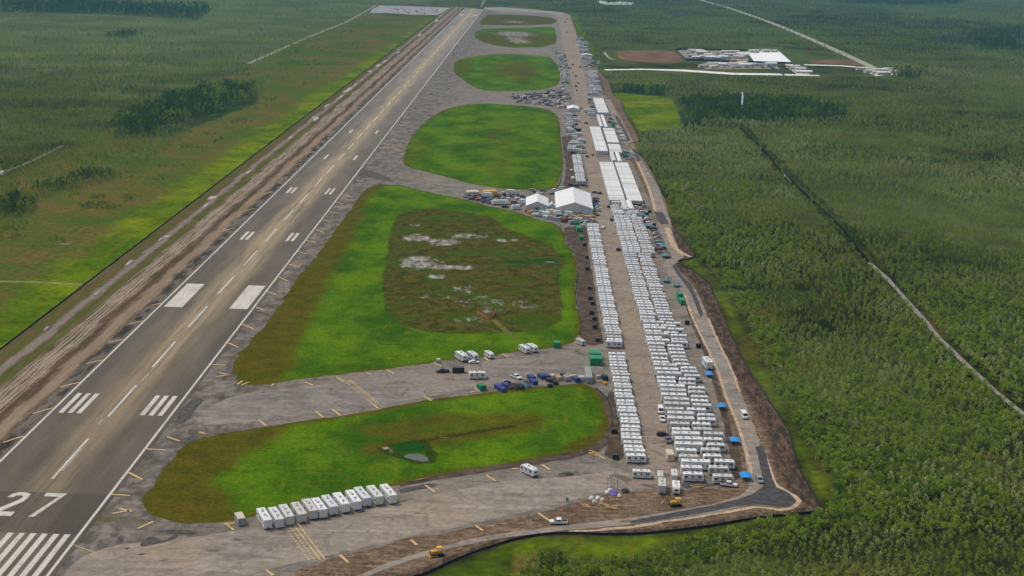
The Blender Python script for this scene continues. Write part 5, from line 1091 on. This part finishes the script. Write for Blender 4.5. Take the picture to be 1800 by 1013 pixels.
bands = [(-60, 120, 2.25), (120, 320, 2.5), (320, 600, 3.0), (600, 1000, 3.8), (1000, 1600, 5.2), (1600, 2500, 7.8), (2500, 4800, 12.0)]
PX, PY, SP = [], [], []
for a, b_, s_ in bands:
    hw = (b_+332)*.46+40; gx, gy = np.meshgrid(np.arange(154-hw, 154+hw, s_), np.arange(a, b_, s_)); gx = gx.ravel()+NR.uniform(-.5, .5, gx.size)*s_; gy = gy.ravel()+NR.uniform(-.5, .5, gy.size)*s_
    PX.append(gx); PY.append(gy); SP.append(np.full(gx.size, s_))
PX = np.concatenate(PX); PY = np.concatenate(PY); SP = np.concatenate(SP)
sx, sy, dd = toview(PX, PY); k = (sx > -160) & (sx < 1960) & (sy < 1130) & (dd > 10); PX, PY, SP, sx, sy = PX[k], PY[k], SP[k], sx[k], sy[k]
edge_x = np.array([p_[0] for p_ in EDGE_R[::-1]]); airfield = SILT+[(60, 3300), (150, 3240), (222, 3120)]+EDGE_R[::-1]+[(120, -90)]
in_air = inside(PX, PY, airfield); fr = sdf(PX, PY, FRINGE) > -1.0; g2 = sdf(PX, PY, GREEN2) > -6
comp = inside(PX, PY, COMP)
def near_line(pts, w):
    P = GP(pts); d = np.full(PX.shape, 1e9)
    for i in range(len(P)-1):
        a = np.array(P[i]); e = np.array(P[i+1])-a; t_ = np.clip(((PX-a[0])*e[0]+(PY-a[1])*e[1])/(e@e), 0, 1); d = np.minimum(d, np.hypot(PX-a[0]-t_*e[0], PY-a[1]-t_*e[1]))
    return d
road_d = np.minimum(near_line([(1230, 0), (1280, 14), (1360, 42), (1450, 80), (1535, 119)], 9), near_line([(1062, 124), (1200, 126), (1290, 131), (1440, 134)], 9))
trail_d = near_line([(1500, 432), (1528, 462), (1560, 490), (1600, 535), (1650, 592), (1700, 642), (1750, 688), (1812, 740)], 3)
canal_d = near_line([(1300, 222), (1340, 262), (1372, 300), (1430, 355), (1470, 392), (1500, 430), (1525, 458)], 5)
n_big = vnoise(PX, PY, 95, 3); n_mid = vnoise(PX, PY, 26, 5); n_sml = vnoise(PX, PY, 9, 8); n_huge = vnoise(PX, PY, 420, 9)
right = (PX > 150) & ~in_air & ~fr & ~g2 & ~comp & (road_d > 9) & (trail_d > 2.6)
far_thin = np.clip((PY-900)/2400, 0, 1)
clear = n_mid*.45+n_sml*.25+n_big*.3
keep_r = right & (canal_d > 2.2) & (clear > .30+.06*far_thin) & (NR.random(PX.size) < .93)
left_in = inside(PX, PY, FOREST_L)
keep_l = left_in & (clear > .34+.20*np.clip((PY-900)/900, 0, 1)) & (NR.random(PX.size) < .8)
brownzone = (PX < -112) & ~left_in & (PX > -420) & (PY < 2700) & ~in_air
keep_b = brownzone & (n_mid*.5+n_sml*.5 > .66)
hammocks = [[(0, 5), (120, 3), (375, 14), (350, 33), (180, 24), (0, 20)], [(1085, 154), (1170, 158), (1165, 170), (1080, 163)], [(1185, 178), (1300, 170), (1400, 178), (1490, 196), (1480, 213), (1330, 210), (1240, 205)], [(1195, 195), (1260, 210), (1250, 221), (1200, 222)],
            [(190, 62), (250, 60), (245, 66), (195, 68)], [(200, 215), (320, 165), (380, 150), (450, 152), (440, 172), (330, 215), (240, 240)], [(0, 352), (40, 340), (60, 372), (0, 388)], [(90, 318), (190, 306), (180, 325), (92, 332)], [(1700, 60), (1800, 50), (1800, 90), (1720, 92)], [(1440, 3), (1700, 4), (1690, 10), (1500, 9)], [(1560, 128), (1620, 128), (1615, 142), (1570, 138)]]
ham = np.zeros(PX.shape, bool)
for hp in hammocks:
    P = GP(hp); ham |= sdf(PX, PY, P) > (n_mid-.5)*30
ham &= ~in_air & ~g2
canal = (canal_d < 6.0) & (canal_d > 1.6) & right & (NR.random(PX.size) < .75)
keep = (keep_r | keep_l | keep_b | ham | canal) & ~inside(PX, PY, GP([(1298, 152), (1312, 152), (1313, 197), (1297, 197)]))
BZ = GP([(1425, 730), (1500, 680), (1600, 690), (1730, 760), (1720, 830), (1560, 860), (1440, 810)]); bush_zone = ((n_big > .62) & (PY < 700) | (sdf(PX, PY, BZ) > (n_sml-.6)*25)) & right
bush_edge = (sdf(PX, PY, FRINGE) > -15) & right & (PY < 900)
base_zone = bush_zone | bush_edge
kind_i = np.where(NR.random(PX.size) < .5, 0, np.where(NR.random(PX.size) < .5, 1, 4))
kind_i = np.where((bush_zone & (NR.random(PX.size) < .5)) | (bush_edge & (NR.random(PX.size) < .65)), 2, kind_i); kind_i = np.where(ham, 3, kind_i); kind_i = np.where(canal, 2, kind_i)
ham &= (n_sml*.5+n_mid*.5 > .36); kind_i = np.where(keep_b & ~ham, 2, kind_i)
tint = .66+.34*(NR.random(PX.size)-.5)+.34*(n_mid-.5)+.42*(n_big-.5)+.2*(n_huge-.5)
tint = np.where(kind_i == 2, .42+.25*(NR.random(PX.size)-.5)+.25*(n_sml-.5), tint); tint = np.where(ham, .04+.24*NR.random(PX.size), tint); tint = np.where(canal, .05+.2*NR.random(PX.size), tint); tint = np.where(keep_b & ~ham, .22+.2*NR.random(PX.size), tint)  # canal hedge: its deep shadows are put into the dark tint
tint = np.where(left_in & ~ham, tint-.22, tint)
tint = np.where((PX > 150) & ~ham & ~canal, tint-.24*np.clip((PY-600)/1800, 0, 1), tint); tint = np.clip(tint, .02, .98)  # right-hand foliage darkens with distance: far bluish haze put into the tint
sc = .88*(.55+.62*NR.random(PX.size)**1.3+.25*(n_mid-.5))*(SP/2.9)**.55; sc = np.where(base_zone & (kind_i == 2), sc*1.3, sc); sc = np.where(ham | canal, sc*.9, sc*np.clip(1.05-PY/6000, .75, 1)); sc = np.where(keep_b & ~ham, sc*.7, sc)
PX, PY, sc, tint, kind_i, SP, sx, sy = [v[keep] for v in (PX, PY, sc, tint, kind_i, SP, sx, sy)]
rot = NR.uniform(0, 2*PI, PX.size)
# the nearest trees stand as objects of their own
vis = (sx > 5) & (sx < 1795) & (sy > 20) & (sy < 1010)
order = np.argsort(np.where(vis, np.hypot(PX-CAMP[0], PY-CAMP[1]), 1e9))[:300]
M_PTS = np.ones(PX.size, bool); M_PTS[order] = False
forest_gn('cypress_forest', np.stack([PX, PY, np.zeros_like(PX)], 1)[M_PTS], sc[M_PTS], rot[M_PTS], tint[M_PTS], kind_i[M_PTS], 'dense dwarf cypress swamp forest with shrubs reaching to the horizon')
print('forest points', int(M_PTS.sum()))
rank = {}
for ks in ((0,), (1,), (2,), (3,), (4,)):
    jj = sorted([int(j) for j in order if int(kind_i[j]) in ks], key=lambda j: sx[j])
    for n_, j in enumerate(jj): rank[j] = n_+1
TP = {}
for i, kd in ((0, 'cypress'), (1, 'thin'), (2, 'bush'), (4, 'cypress'), (3, 'tall')):
    rs = random.Random(40+i); b, cl, H = crown_mb(rs, kd, {'cypress': 240, 'thin': 150, 'bush': 320, 'tall': 300}[kd], {'cypress': .29, 'thin': .27, 'bush': .33, 'tall': .45}[kd])
    bt = MB(); trunk_mb(bt, cl, H, 0, 5); TP[i] = (b.mesh('tree_crown', [M_LEAF]), bt.mesh('tree_trunk', [M_BARK]))
for j in order:
    ki = int(kind_i[j]); nm = {0: 'cypress_tree', 1: 'cypress_tree', 2: 'wax_myrtle_shrub', 3: 'swamp_tree', 4: 'cypress_tree'}[ki]
    r_ = empty(nm, (PX[j], PY[j]), rot[j]); r_.scale = (float(sc[j]),)*3
    tag(r_, '%s in the near swamp wood, %s of its kind from the left' % ({0: 'pale cone-shaped cypress', 1: 'thin sparse cypress', 2: 'round green bush', 3: 'tall dark tree', 4: 'loose pale cypress'}[ki], ordn(rank[int(j)])),
        {2: 'bush'}.get(ki, 'tree'), {0: 'cone-shaped near cypresses', 1: 'thin near cypresses', 2: 'near swamp bushes', 3: 'tall near trees', 4: 'loose near cypresses'}[ki])
    c = link('crown', TP[ki][0], r_); c['tint'] = float(tint[j]); link('trunk', TP[ki][1], r_)

# ------------------------------------------------------------------ haze
b = MB(); b.box((0, 3600, 94.5), (12000, 10400, 191)); hz = b.build('haze', [])
hm = bpy.data.materials.new('haze_air'); hm.use_nodes = True; nt = hm.node_tree; nt.nodes.remove(nt.nodes['Principled BSDF'])
pv = nt.nodes.new('ShaderNodeVolumePrincipled'); pv.inputs['Color'].default_value = (.20, .62, .98, 1); pv.inputs['Density'].default_value = .000055
nt.links.new(pv.outputs[0], nt.nodes['Material Output'].inputs['Volume']); hz.data.materials.append(hm)
tag(hz, 'thin bluish humid air over the whole swamp', kind='stuff')
